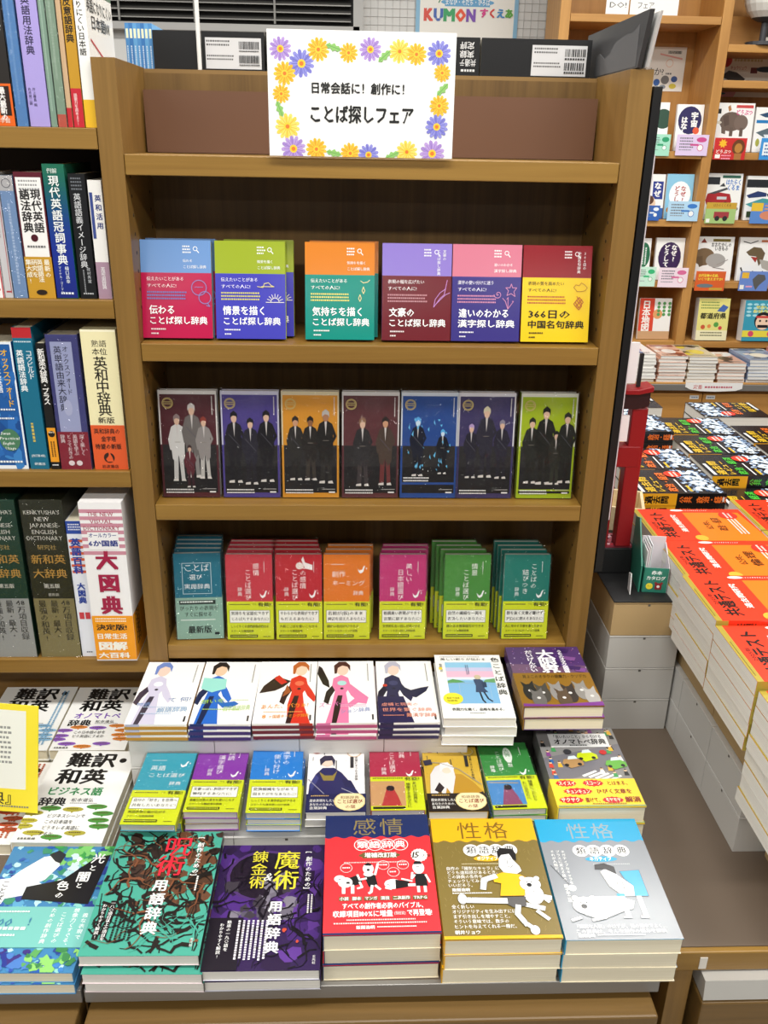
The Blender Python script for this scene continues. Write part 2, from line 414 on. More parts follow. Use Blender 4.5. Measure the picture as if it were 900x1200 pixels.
for x, y, r, c in ((7, 15, 6, PUR), (18, 26, 7, BLU), (27, 15, 6, YEL), (43, 17, 5, YEL), (54.5, 14, 6, PUR), (70, 15, 6, LEM), (79, 17, 5.5, YEL), (91, 16, 6.5, BLU),
                   (9, 34, 6, YEL), (7, 50, 4.8, YEL), (10, 76, 6.8, LEM), (13, 94, 6.8, PUR), (25.5, 94, 5.8, YEL), (44, 97, 5.6, YEL), (54, 98, 5.8, BLU), (75, 95, 6, LEM), (89, 96, 7, PUR),
                   (93, 31, 4.6, YEL), (92, 57, 5.4, YEL), (91, 74, 6.3, BLU)):
    art += daisy(x, y, r, c, 'f2c93a')
for x, y, a in ((35, 13, .3), (62, 19, -.7), (6, 62, 1.2), (93.5, 44, -.8), (35, 97, .2), (67, 98, -.4)):
    q = []
    for u, v in ((-1, 0), (-.6, -.35), (-.35, -.2), (0, -.5), (.3, -.25), (.6, -.35), (1, 0), (.6, .35), (.3, .25), (0, .5), (-.35, .2), (-.6, .35)):
        q += [x+4.2*(u*math.cos(a)-v*math.sin(a)), y+4.2*(u*math.sin(a)+v*math.cos(a))*SW/SH]
    art.append(('P', q, '8cc06a')); art.append(('L', [x-3.4*math.cos(a), y-3.4*math.sin(a)*SW/SH, x+3.4*math.cos(a), y+3.4*math.sin(a)*SW/SH], .3, '5c9a48'))
art += [('T', 22.5, 40, 5.9, '日常会話に！創作に！', '111111', {'b': .03, 'w': 54}), ('T', 21.5, 58, 9.4, 'ことば探しフェア', '111111', {'b': .035, 'w': 57})]
draw(b, art, SW, SH, lambda a, c, l: (a, -.0012-l*.5, c)); b.build('printed_card', sg)
sg.rotation_euler = (-.035, 0, 0); sg.location = (.2, -.006, 1.4795)

# ------------------------------------------------------------------ second shelf: six compact dictionaries
def s2_art(top, body, acc, small, l1, l2, t1, t2, icon, vert=False):
    a = [('R', 0, 33, 100, 67, body), ('O', 78, 8.5, 3.2, .9, 'f4f4f4'), ('L', [80, 10, 83, 12.5], 1.2, 'f4f4f4')]
    a += [('G', 60, 5.5, 11, 3, 2.4, 'f0f0f0')]
    if vert: a += [('V', 79, 6, 5, t2, 'f4f4f4'), ('V', 87, 6, 5, t1, 'f4f4f4')]
    else: a += [('T', 60, 19, 4.6, t1, 'f4f4f4'), ('T', 60, 25, 5, t2, 'f4f4f4', {'w': 33})]
    a += [('T', 8, 37, 6, l1, small, {'w': 53}), ('T', 8, 44, 6, l2, small, {'w': 42}), ('G', 8, 52, 56, 3, 2.6, acc),
          ('T', 10, 66, 13.5, t1, 'ffffff' if small != '2a2118' else '1d1a17', {'b': .022, 'w': len(t1)*12.5 if len(t1) < 7 else 82}), ('T', 9, 77.5, 11.8, t2, 'ffffff' if small != '2a2118' else '1d1a17', {'b': .022, 'w': 84}),
          ('G', 12, 90, 22, 1, 2.4, small), ('G', 12, 94.5, 10, 1, 2.4, small)] + icon
    return a
bubbles = [('O', 82, 48, 11, 1, '7d86c8'), ('O', 90, 58, 9, 1, '7d86c8'), ('G', 76, 47, 12, 1, 1.2, '7d86c8'), ('L', [94, 64, 97, 67, 92, 66], 1, '7d86c8')]
sun = [('L', [72, 62, 98, 62], .9, 'f3f0e0')]+[('L', [85+7*math.cos(a), 62-5*math.sin(a), 85+12*math.cos(a), 62-8.5*math.sin(a)], .8, 'f3f0e0') for a in [PI*i/8 for i in range(9)]]+[('L', [85+5*math.cos(a) if 0 else 85+6*math.cos(PI*i/8), 62-4.4*math.sin(PI*i/8), 85+6*math.cos(PI*(i+1)/8), 62-4.4*math.sin(PI*(i+1)/8)], .8, 'f3f0e0') for i in range(8) for a in (0,)]+[('L', [60, 46, 68, 47, 70, 43, 76, 42, 80, 45, 84, 46, 66, 46], .9, 'e8dc7a')]
drops = [('L', [80, 39, 84, 41, 90, 40, 93, 38], .9, 'e6e0a0'), ('L', [84, 52, 82, 49, 84, 45, 86, 49, 84, 52], .9, 'e6e0a0'), ('L', [79, 60, 77, 57, 79, 53, 81, 57, 79, 60], .9, 'e6e0a0')]
pen = [('L', [94, 37, 90, 52, 84, 56, 75, 65, 77, 57, 84, 50, 92, 46], .9, 'c98fd0'), ('L', [98, 50, 92, 52, 86, 56, 78, 62], .9, 'c98fd0')]
spiral = [('L', sum([[67+r*math.cos(a), 51+r*.75*math.sin(a)] for r, a in [(i*.35, i*.55) for i in range(18)]], []), .9, 'd08cb4'),
          ('L', [82, 66, 78, 58, 74, 55], .9, 'd08cb4'), ('L', [82, 66, 82, 54, 80, 56], .9, 'd08cb4'), ('L', [82, 66, 90, 58, 88, 58], .9, 'd08cb4'),
          ('L', [86, 40, 88, 44, 94, 44, 90, 48, 92, 53, 86, 50, 80, 52, 82, 47, 78, 44, 84, 44, 86, 40], .9, 'd08cb4')]
cloud = [('L', [78, 45, 75, 43, 78, 40, 83, 41, 86, 38, 91, 40, 95, 43, 92, 46, 86, 47, 80, 47, 78, 45], .9, 'b0701e'),
         ('L', [78, 58, 84, 53, 90, 58, 84, 64, 78, 58], 1, 'b0482a'), ('L', [76, 60, 80, 56, 88, 62, 84, 66, 76, 60], 1, 'b0482a'), ('L', [80, 52, 88, 60], 1, 'b0482a'), ('L', [88, 55, 80, 62], 1, 'b0482a')]
S2 = [
 ('light blue and crimson pocket dictionary at the left end of the second shelf', '6d95cc', 'b81549', '6a7ac0', 'f2e6ea', '伝えたいことがある', 'すべての人に!', '伝わる', 'ことば探し辞典', bubbles, .0),
 ('olive green and violet blue pocket dictionary with a sunrise drawing', '9aac2a', '4342b4', 'd6d06a', 'f0f0fa', '伝えたいことがある', 'すべての人に!', '情景を描く', 'ことば探し辞典', sun, .1095),
 ('orange and teal pocket dictionary with falling drops drawn on it', 'd87f22', '00897c', 'd8dc74', 'f0f6f2', '伝えたいことがある', 'すべての人に!', '気持ちを描く', 'ことば探し辞典', drops, .243),
 ('lavender and maroon pocket dictionary with a pen nib drawn on it', '8c78c8', '6a1c26', 'c48a94', 'f4ecec', '表現の幅を広げたい', 'すべての人に!', '文豪の', 'ことば探し辞典', pen, .3585),
 ('pink and indigo pocket dictionary with a spiral and star drawn on it', 'd0788e', '39317e', 'd08caa', 'f0ecf6', '漢字の使い分けに迷う', 'すべての人に!', '違いのわかる', '漢字探し辞典', spiral, .464),
 ('dark red and yellow pocket dictionary at the right end of the second shelf', '8c1722', 'eac51c', 'b04a30', '2a2118', '表現の質を高めたい', 'すべての人に!', '366日の', '中国名句辞典', cloud, .5705)]
s2o = []
for lab, top, body, acc, small, l1, l2, t1, t2, icon, x in S2:
    o = book('pocket_dictionary', lab, .104, .142, .019, top, s2_art(top, body, acc, small, l1, l2, t1, t2, icon, t1 == '文豪の' or t1 == '366日の'), rough=.16, group='pocket dictionaries on the second shelf', ct=.0009)
    stand(o, x, .041, 1.2178, .2+.008*math.sin(x*60)); s2o.append(o)
for i, lab, dx in ((1, 'second olive and violet pocket dictionary, tucked behind the first copy', .011), (2, 'second orange and teal pocket dictionary, tucked behind the first copy', .006), (0, 'second blue and crimson pocket dictionary, tucked behind the first copy', .004)):
    d = dup(s2o[i], lab); stand(d, S2[i][-1]+dx, .064, 1.2178, .19)

# ------------------------------------------------------------------ third shelf: seven wrapped book sets
def person(x, yt, hh, coat, legc, skin, hair, seed=0):
    """plain standing silhouette: x centre %, yt top %, hh height %"""
    r = random.Random(seed); yt -= 3; hh *= 1.1; u = hh/100; wv = hh*.74; a = []
    def q(*p): return [x+p[i]*wv/100 if i % 2 == 0 else yt+p[i]*u for i in range(len(p))]
    a += [('P', q(-16, 48, -20, 97, -4, 97, 1, 52, 8, 97, 22, 97, 16, 48), legc), ('P', q(-22, 97, -24, 100, -4, 100, -4, 96), 'd8d2cc'), ('P', q(8, 97, 8, 100, 26, 100, 22, 96), 'd8d2cc'),
          ('P', q(-22, 17, -27, 40, -22, 66, -8, 70, 0, 60, 10, 72, 24, 64, 26, 40, 22, 17, 6, 13, -6, 13), coat),
          ('P', q(-22, 17, -36, 36, -30, 52, -24, 52, -26, 38, -18, 26), coat), ('P', q(22, 17, 38, 34, 22, 46, 18, 42, 28, 34, 18, 26), coat),
          ('P', q(-4, 14, 0, 34, 4, 14), 'cfc9c6'), ('E', x, yt+8*u, wv*.10, 6.2*u, skin), ('P', q(-13, 8, -12, 1, 0, -3, 12, 1, 13, 9, 8, 5, -2, 4, -9, 6), hair)]
    a += [('L', q(-20, 30, 20, 48), .8, '5a5560')] if r.random() < .6 else [('L', q(-10, 40, 10, 40), .8, '8a8078')]
    return a
S3 = [('maroon', '4f2028', 'maroon', 'd9d5d2', .0085, [(30, 26, 56, 'd4d2d0', 'c9c7c4', 'd8b49c', '8a7a78'), (56, 16, 62, '6e6866', '8a8684', 'd8b49c', 'c8c4c0'), (76, 28, 52, '928c8a', 'bdb9b5', 'd8b49c', '8c3a30'), (50, 54, 36, '5e2630', '3a1c24', 'd8b49c', '40282c')]),
      ('violet', '4b3f86', 'violet blue', 'c9c7da', .106, [(22, 23, 60, '1d1b22', '1a181e', 'd8b49c', '1c1a20'), (50, 29, 56, '262430', '201c24', 'd8b49c', '1c1a20'), (78, 22, 60, '18161c', '1c1a20', 'd8b49c', '1c1a20')]),
      ('amber', 'd18f2c', 'amber yellow', 'd6c9a8', .2015, [(24, 27, 54, '2a2826', '23211f', 'c89878', '2c2624'), (50, 27, 54, '25211f', '3a332e', '8c5e40', '1e1a18'), (77, 21, 62, '1f1d1c', '2b2826', 'a8785a', 'b4b0ac')]),
      ('brown', '5a3034', 'dull brown', 'd2cecc', .298, [(36, 28, 58, '2c2a2c', '3c3436', 'd8b49c', '8a6a50'), (76, 27, 58, '4a3c34', '6a3030', 'c89878', '2a2422')]),
      ('blue', '25498e', 'royal blue', 'cfd6e0', .3925, [(30, 27, 50, '14182a', '10131f', 'cfe0ee', '5aa8e0'), (74, 38, 38, '10131f', '0e1018', 'cfe0ee', '58b0e8')]),
      ('indigo', '3c355f', 'dark indigo', 'd8d6dc', .4845, [(24, 33, 46, '22202e', '1c1a26', 'd8b49c', 'b49ac8'), (50, 17, 60, '2a2836', '22202c', 'd8b49c', 'd0c8a8'), (78, 29, 50, '262432', '201e28', 'd8b49c', '8a8494')]),
      ('lime', '9fb51c', 'lime green', 'dfe0d2', .5845, [(22, 27, 56, '20211c', '1a1b16', 'd8b49c', '22231e'), (46, 17, 66, '161712', '14150f', 'd8b49c', '161712'), (66, 39, 46, '24251e', '2c2e24', 'd8b49c', '1a1b16'), (84, 22, 60, '1e1f1a', '191a15', 'd8b49c', '2a2b26')])]
for i, (nm, c, cn, edge, x, ppl) in enumerate(S3):
    a = [('R', 2.5, 3.5, 95, 92, c), ('R', 0, 50, 100, 50, c), ('R', 3.5, 50, 93, 45.5, '1b191b'), ('R', 3.5, 50, 93, 20, '2a2829')]
    if nm == 'blue': a += [('R', 3.5, 85, 93, 2.2, c)]
    if nm == 'lime': a += [('R', 3.5, 91.5, 93, 1.6, c)]
    for j, p in enumerate(ppl): a += person(*p, seed=i*9+j)
    a += [('O', 16, 11.5, 9.5, 1.3, 'cdb874'), ('O', 16, 11.5, 7.5, .7, 'cdb874'), ('G', 10, 10, 12, 2, 2, 'cdb874'), ('VG', 91, 5, 1, 17, 2, 'e0dcd8'),
          ('G', 6, 92, 50, 2, 3, 'f0eeec') if nm not in ('blue',) else ('G', 6, 80, 45, 2, 3, 'f0eeec'), ('G', 70, 91.5, 24, 1, 1.6, 'c8c4c0'), ('R', 82, 94, 11, 1.4, 'e8e6e4')]
    if nm == 'blue':
        r = random.Random(5)
        for _ in range(26):
            px, py = 12+r.random()*74, 22+r.random()*50; a.append(('P', [px, py, px+4*r.random()+1, py-4*r.random(), px+3, py+2], '6cc0ec'))
    o = book('boxed_book', f'{cn} shrink-wrapped book with dark figures on its front, on the third shelf', .0915, .174, .017, edge, a, rough=.3, spine_col=c, group='wrapped books on the third shelf', wrap=FILM2)
    stand(o, x, .047, .9593, .10)

# ------------------------------------------------------------------ fourth shelf and second row: word-choice dictionaries in clear sleeves
BY = 'd2dc22'
def kb_band(l1, l2, l3, l4):
    return (.0695, BY, [('G', 6, 6, 44, 1, 3, '4a4a22'), ('T', 55, 4, 5, 'でも', '3a3a1c'), ('T', 67, 2, 10, '有能!', '2c2c18', {'b': .02, 'w': 30}),
            ('R', 5.5, 22, 88, 34, '6a6a5a'), ('R', 6.3, 23, 86.4, 32, 'f3f3ea'), ('T', 9, 25.5, 9, l1, '23231c', {'b': .02, 'w': min(82, len(l1)*8.6)}), ('T', 9, 40.5, 8.6, l2, '23231c', {'b': .015, 'w': min(82, len(l2)*8.2)}),
            ('T', 7, 61, 7.4, l3, '33331c', {'w': min(84, len(l3)*7)}), ('T', 7, 74, 6, l4, '33331c', {'w': min(78, len(l4)*5.6)}), ('R', 6, 87, 60, 7, '23231c'), ('G', 8, 89, 55, 1, 3.4, BY), ('G', 78, 91, 16, 1, 2, '33331c')], [])
def bird(x, y, c='f4f4f4'): return [('P', [x, y, x+5, y+3, x+9, y+2, x+13, y-3, x+16, y-3, x+14, y, x+12, y+4, x+6, y+6, x+2, y+4], c), ('P', [x+18, y-1, x+20, y-1, x+20, y+1, x+18, y+1], c)]
def kb_v(t1, t2, x1=62, em=14.5): return [('V', x1, 10, em, t1, 'f2f0ee', {'b': .004}), ('V', x1-18, 17, em, t2, 'f2f0ee', {'b': .004, 'p': 1.0}), ('V', x1-34, 38, 10.5, '辞典', 'f2f0ee', {'b': .002}), ('VG', 82, 8, 1, 12, 1.8, 'e8e6e4')]+bird(72, 45)
def kb_h(t1, t2): return [('G', 16, 11, 30, 1, 2, 'e8e6e4'), ('T', 18, 19, 15, t1, 'f2f0ee', {'b': .004}), ('T', 18, 30, 13, t2, 'f2f0ee', {'b': .004, 'w': 72}), ('T', 64, 42, 11.5, '辞典', 'f2f0ee', {'b': .002})]+bird(74, 16)
KB = {
 'jitsuyo': ('1f6f86', [('R', 17, 11, 62, 36, 'd8e6e8'), ('R', 18, 11.5, 60, 35, '1f6f86'), ('T', 21, 12, 19, 'ことば', 'f2f4f4', {'b': .004, 'w': 54}), ('T', 32, 24, 14, '選び', 'f2f4f4', {'b': .004}), ('T', 20, 35, 13, '実用辞典', 'f2f4f4', {'b': .004, 'w': 56})],
             (.075, '8fb3a2', [('R', 8, 6, 78, 10, '2c3a36'), ('G', 11, 8, 70, 1, 4.4, 'e8f0ea'), ('T', 8, 19, 12, 'ぴったりの表現が', '23302c', {'w': 84}), ('T', 18, 34, 12, 'すぐに探せる', '23302c', {'w': 60}), ('G', 10, 52, 76, 1, 3, 'e8f0ea'), ('T', 24, 68, 18, '最新版', '1c2824', {'b': .02, 'w': 52}), ('R', 82, 84, 10, 6, '1c2824')], [])),
 'kanjo': ('c63a48', kb_v('感情', 'ことば選び', 58), kb_band('気持ちを言語化できず', 'じたばたするあなたに!', 'しっくりくる感情表現が探せる', 'スマートな類語辞典')),
 'wa': ('bc2632', kb_v('和の感情', 'ことば選び', 52)+[('C', 52, 13, 8, 'eadfd8'), ('P', [56, 6, 60, 2, 64, 9, 80, 12, 80, 18, 64, 16], 'f2ecea')], kb_band('やわらかな表現ができず', 'もだえるあなたに!', '大和ことばを使いこなせる', 'スマートな類語辞典')),
 'naming': ('e07a20', kb_h('創作', 'ネーミング'), kb_band('名前が(仮)のまま', '締切を迎えたあなたに!', '細かい名付けができる', 'スマートなネーミング辞典')),
 'utsukushii': ('c03474', kb_v('美しい', '日本語選び', 56), kb_band('格調高い表現ができず', '言葉に窮すあなたに!', '文学的な言い回しが見つかる', 'スマートな言い回し文例辞典')),
 'jokei': ('478b3a', kb_v('情景', 'ことば選び', 58), kb_band('自然の繊細な一面を', '表現したいあなたに!', '趣のある情景描写ができる', 'スマートな類語辞典')),
 'musubi': ('18776a', kb_v('ことばの', '結びつき', 58), kb_band('群を抜く文章が書けず', '対抗心に燃えるあなたに!', '人に見せる文章を書くための', 'スマートなコロケーション辞典')),
 'eigo': ('3c9fb4', kb_h('英語', 'ことば選び'), kb_band('自分の「好き」を世界へ', '共有したいあなたに!', '英語表現の幅が広がる', 'スマートな和英辞典')),
 'nandoku': ('8a3ca8', kb_v('難読', '漢字選び', 60), kb_band('文豪っぽい表現ができず', '懊悩するあなたに!', '素敵な印象の漢字を使いこなす', 'スマートな難読漢字辞典')),
 'tsukai': ('2a7fd0', kb_v('漢字の', '使い分け', 60), kb_band('変換候補をながめて', '固まりがちなあなたに!', 'しっくりくる漢字表記ができる', 'スマートな漢字使い分け辞典')),
}
KW, KH, KT = .0785, .154, .0115
def kb(key, label, group=None, wrap=FILM, deform=None, t=KT):
    c, a, bd = KB[key]
    return book('compact_dictionary', label, KW, KH, t, c, a, spine='R', band=bd, wrap=wrap, rough=.3, group=group, deform=deform, pg='w')
S4 = [('jitsuyo', 'teal', .014, 5, -.0015), ('kanjo', 'coral red', .101, 4, .0008), ('wa', 'deep red', .185, 4, -.0028), ('naming', 'orange', .2665, 3, .0032), ('utsukushii', 'magenta pink', .3625, 3, .003), ('jokei', 'leaf green', .4735, 4, -.006), ('musubi', 'sea green', .576, 4, -.0035)]
for key, cn, x, n, dx in S4:
    o = kb(key, f'{cn} sleeved word dictionary, foremost of its row on the lowest shelf', 'sleeved word dictionaries on the lowest shelf')
    stand(o, x, .028, .7, (.13 if key != 'jitsuyo' else .15), 0 if key != 'jitsuyo' else .05)
    for i in range(1, n):
        d = dup(o, f'{cn} sleeved word dictionary, {["", "second", "third", "fourth", "fifth"][i]} back in its row on the lowest shelf', 'sleeved word dictionaries on the lowest shelf')
        stand(d, x+dx*i, (.0335 if key != 'jitsuyo' else .038)+i*.0168, .7002, .1, 0)
#SECTION2
# ------------------------------------------------------------------ white cartons used as risers
def carton(label, x, y, z, w, d, h=.0655, body=WHITEBOX, lid=True, rz=0, group=None, cat='box', notch='y', inner=None):
    o = thing('cardboard_carton', label, cat, (x, y, z), group); o.rotation_euler = (0, 0, rz)
    b = MB(); lh = .0 if lid else 0
    hb = h-.0045 if lid else h
    if lid:
        b.box(0, 0, 0, w, d, hb, body)
        # tuck slots
        dk = M('57534c', .8)
        b.box(w*.5-.0022, -.0003, hb-.0034, w*.5+.0022, .0003, hb+.0004, dk)
        b.box(.001, .001, hb, w-.001, d-.001, hb+.0008, dk)
        b.build('carton_body', o, bevel=.001)
        l = MB(); l.box(-.0004, -.0004, hb+.0006, w+.0004, d+.0004, h-.0006, body); l.build('lid', o, bevel=.0008)
    else:
        t = .002
        for q in ((0, 0, 0, w, t, h), (0, d-t, 0, w, d, h), (0, t, 0, t, d-t, h), (w-t, t, 0, w, d-t, h), (t, t, 0, w-t, d-t, t)): b.box(*q, body)
        b.build('carton_body', o)
    return o
for i in range(4):
    for k in range(2):
        carton(f'white flat carton, number {["one", "two", "three", "four"][i]} from the left under the anime-style books, {"lower" if k == 0 else "upper"} layer', -.034+i*.1335, -.168, .5202+k*.0588, .1325, .164, .0584, M('dad8d4', .6), group='white cartons lifting the back row of books')
carton('dark low carton under the books at the right end of the back row', *(.578, -.116, .5202, .125, .112, .1318), M('24211f', .6), group='white cartons lifting the back row of books')
for i in range(4):
    carton(f'white flat carton under the middle row of sleeved dictionaries, {["leftmost", "second from the left", "third from the left", "rightmost"][i]}', -.013+i*.155, -.298, .5202, .154, .133, .035, M('cfcdc9', .6), group='white cartons lifting the middle row of books')

carton('dark low carton under the seaside paperbacks', .5, -.13, .5202, .074, .126, .1082, M('24211f', .6), group='white cartons lifting the back row of books')
# ------------------------------------------------------------------ back row on the counter
def swoosh(body, dark, acc, hair, skin, x=30, lean=0, arm=None):
    """plain abstract figure mass of the cover, colours only"""
    a = [('P', [x-18+lean, 100, x-14, 72, x-9, 52, x-14, 42, x-12, 30, x+2, 24, x+14, 29, x+18, 42, x+10, 54, x+14, 74, x+20+lean, 100], body),
         ('P', [x-14, 42, x-24, 52, x-28, 68, x-20, 72, x-16, 60, x-9, 50], dark), ('P', [x+16, 38, x+26, 50, x+34, 62, x+30, 68, x+18, 58, x+12, 48], body),
         ('P', [x-10, 76, x-4, 58, x+4, 58, x, 78, x-6, 100, x-14, 100], dark), ('E', x+3, 38, 8, 4, acc), ('C', x+3, 47, 3, dark),
         ('E', x+4, 15, 11, 10, skin), ('P', [x-10, 22, x-11, 8, x-2, 1, x+10, 1, x+18, 8, x+18, 18, x+13, 10, x+4, 8, x-4, 12, x-6, 22], hair)]
    return a + (arm or [])
R1 = [('white paperback with a pale blue-haired figure', -.0345, 'b9872f', swoosh('cfcbe0', '3a3444', 'efeef8', '6c86c4', 'e8cdbd', 28), [('T', 56, 60, 15, 'て 何?', '6a86b4', {'r': .1}), ('T', 8, 68, 11, '物語', '7a96c8', {'r': .1}), ('T', 44, 76, 15, '類語辞典', '8fb0d0', {'w': 50, 'r': .1}), ('G', 20, 74, 66, 1, 3, 'b4c8e0'), ('G', 20, 84, 50, 1, 3, 'b4c8e0')]),
      ('white paperback with a dark-haired figure in blue and mint', .0635, '3d2a6a', swoosh('2a68c8', '18204a', '8fd8cc', '1e1a1c', 'e8c4a4', 26, 0, [('P', [36, 56, 50, 68, 66, 66, 74, 70, 62, 76, 48, 76, 34, 66], '2a68b8'), ('P', [4, 28, 44, 30, 46, 46, 24, 52, 4, 46], '9adccf')]), [('T', 10, 64, 13, '想いを', 'a4cc3c', {'w': 40, 'r': .12}), ('T', 50, 74, 16, '四字熟語辞典', 'b8d68a', {'w': 44, 'r': .12}), ('G', 16, 78, 60, 1, 3, 'b0d060'), ('G', 60, 64, 30, 1, 2, 'b0d060')]),
      ('white paperback with an orange-haired figure in red', .1605, '6a1a2a', swoosh('d0301f', '2a1416', 'e86a4a', 'b4622a', 'eccbb0', 68, 6, [('P', [56, 34, 30, 26, 10, 42, 4, 54, 30, 50, 44, 44], '2a1416'), ('P', [50, 36, 34, 24, 26, 30, 40, 40], 'c82a20'), ('P', [50, 40, 44, 60, 58, 52], '9a5226')]), [('T', 10, 72, 14, 'あんた、バカぁ?', 'e8962a', {'w': 80, 'r': .08}), ('T', 14, 86, 15, '8', 'e8962a'), ('T', 25, 88, 10, 'ヶ国語ネーミング辞典', 'e8962a', {'w': 66, 'r': .06}), ('G', 16, 83, 64, 1, 2.4, 'ecb060')]),
      ('white paperback with a brown-haired figure in pink', .2588, 'b0507a', swoosh('e07aa4', '1e1418', 'a8d8d4', '4a2a24', 'ecc8b4', 40, -6, [('P', [20, 34, 8, 12, 2, 8, 0, 22, 10, 40, 22, 46], '1c1418'), ('P', [58, 40, 74, 52, 88, 62, 84, 72, 70, 70, 56, 78, 52, 72, 66, 62], 'de7aa6')]), [('T', 4, 70, 14, 'ズーパー', 'd070b0', {'w': 44, 'r': .12}), ('T', 40, 80, 13, 'ション辞典', '8a9ac8', {'w': 50, 'r': .12}), ('G', 40, 73, 44, 2, 2.4, 'e0b0cc')]),
      ('white paperback with a silver-haired figure in navy', .357, '2a2350', swoosh('23244a', '14142e', '3a3c66', 'b4b4c4', 'e8ccbc', 26, 0, [('P', [40, 42, 58, 50, 76, 46, 90, 44, 84, 52, 66, 62, 44, 58], '1d1e40'), ('P', [0, 60, 44, 60, 58, 100, 0, 100], '1f2048'), ('C', 14, 42, 4, 'c03a2a')]), [('T', 6, 70, 10, '虚構と現実の', 'e0927a', {'w': 62}), ('T', 6, 78, 11, '世界を繋ぐ辞典', 'e0927a', {'w': 84}), ('T', 46, 86, 12, '難漢字辞典', 'd88a70', {'w': 50}), ('G', 8, 89, 34, 1, 2.6, 'd88a70')])]
for i, (lab, x, edge, a0, txt) in enumerate(R1):
    w = .0955; spn = [('R', 0, 0, 100, 100, edge)]
    a = a0+[('VG', 88, 5, 1, 30, 2.2, '8a8886'), ('R', 92, 88, 3, 8, '3a3838')]+txt
    o = book('paperback', lab+', on top of stack', w, .176, .0098, 'f4f3f1', a, spine='R', spine_art=spn, back_col=edge, group='character paperbacks in the back row', ct=.0026, pg='w', rough=.34, bleed=.0002)
    # coloured lower edge of the jacket
    fr = MB(); fr.box(.0, -.0004, 0, w, .0004, .0056, M(edge, .4)); fr.box(w*.02, -.00045, .0056, w*.24 if i != 2 else w*.02, .00035, .0098, M(['b7b9d0', '1c2a6a', 'c03020', 'd879a4', '1f2048'][i], .4)) if i != 2 else fr.box(w*.76, -.00045, .0056, w*.98, .00035, .0098, M('b03020', .4))
    fr.build('jacket_edge', o)
    lie(o, x, -.179, .6584, (-.012, -.01, 0, .012, .004)[i])
    stack_under(o, 3 if i != 1 else 3, .0098, lab, x, -.179, .6584, 0, 'character paperbacks in the back row', .0015, i+3)

def sky_art(a, x, y, w, h): return
iro = [('R', 14, 13, 70, 66, '8ec3e4'), ('R', 14, 26, 70, 14, 'e8b8d0'), ('R', 14, 22, 70, 6, 'c4c4e4'), ('R', 14, 38, 70, 4, 'dce4f0'), ('R', 14, 44, 70, 35, '7fb4dc'), ('P', [14, 44, 22, 41, 32, 43, 40, 46, 14, 48], '5a9a5a'), ('P', [70, 42, 84, 40, 84, 47, 66, 46], '6aa06a'),
       ('L', [14, 47, 50, 48, 84, 50], .8, '9aa8b8'), ('L', [30, 48, 30, 79], .5, 'a8c0d4'), ('L', [74, 50, 74, 79], .5, 'a8c0d4'),
       ('P', [52, 42, 60, 40, 66, 44, 66, 56, 70, 62, 52, 62, 54, 52], '3a4a6a'), ('E', 59, 38, 5, 3.6, 'c8b89a'), ('P', [63, 46, 70, 46, 70, 54, 64, 55], '2e3c5a'), ('L', [58, 62, 60, 74, 63, 78], 2.4, '2a2c38'), ('L', [64, 62, 68, 72, 73, 76], 2.4, '2a2c38'),
       ('G', 8, 3.5, 60, 1, 2, '8a8a8a'), ('T', 8, 6, 7, '美しい彩りが伝わる', '3a3a3a', {'w': 70}), ('V', 84, 5, 14, '色ことば辞典', '222222', {'p': 1.22, 'b': .015}), ('VG', 44, 18, 2, 16, 1.6, '6a7a9a'), ('V', 5, 16, 5, '監修 色彩', '5a5a5a'), ('R', 4, 22, 5, 4, 'f0d23a'),
       ('C', 18, 72, 14, 'f3e23a'), ('T', 9, 70, 5, '和語 外来語', '3a3a1c', {'w': 18}), ('T', 9, 74, 5, '伝統色', '3a3a1c'), ('T', 14, 86, 7.2, '表現力を磨く。品格を高める。', '222222', {'w': 76, 'b': .02}), ('G', 38, 93, 22, 1, 2, '8a8a8a')]
o = book('paperback', 'white paperback with a seaside picture and a schoolgirl, on top of stack', *(.113, .182, .0173), 'f3f2ee', iro, spine='R', pg='s', rough=.34, group='paperbacks at the right end of the back row')
lie(o, .456, -.186, .664, -.008); stack_under(o, 3, .0173, 'white paperback with a seaside picture and a schoolgirl', .457, -.185, .664, -.02, 'paperbacks at the right end of the back row', .002, 2)
r = random.Random(8)
dg = [('R', 0, 0, 100, 100, '4a2c66'), ('P', [0, 30, 100, 34, 100, 60, 0, 56], '6a4a6a')]
for _ in range(70): dg.append(('C', r.random()*100, r.random()*48, .3+r.random()*.7, r.choice(['c8b4e0', '8a6ab4', 'e8dcf4', 'b06aa0'])))
for _ in range(8): x, y = r.random()*90, r.random()*40; dg.append(('P', [x, y, x+18, y+3, x+14, y+9, x+3, y+7], r.choice(['5e3a80', '3a2258', '7a4a8a'])))
dg += [('V', 24, 7, 10, 'だいげんかい', 'f2eef4', {'b': .03, 'p': .88}), ('V', 38, 6, 26, '大限界', 'f6f2f6', {'b': .03, 'p': .72}), ('V', 68, 7, 8, 'うちのオタク語辞典', 'f2eef4', {'b': .03, 'p': .8})]
bandb = [('R', 0, 0, 100, 100, '8a6420'), ('T', 10, 6, 8.5, '見よこのオタクの語彙力・クソデカ', '3a2810', {'w': 84, 'b': .02})]
for x, y, c in ((14, 58, '2a2624'), (30, 64, '4a4640'), (48, 60, '8c8884'), (64, 66, '3a3430'), (80, 58, '8a8680'), (22, 80, '6a6662'), (54, 80, '5a4a3a'), (90, 76, 'a8a4a0')): bandb += [('E', x, y, 9, 24, c), ('P', [x-7, y-14, x-9, y-32, x-1, y-20, x+7, y-34, x+7, y-12], c), ('C', x, y-4, 2.4, 'd8d4d0')]
bandb += [('P', [0, 92, 40, 96, 100, 88, 100, 100, 0, 100], '7a3a8a')]
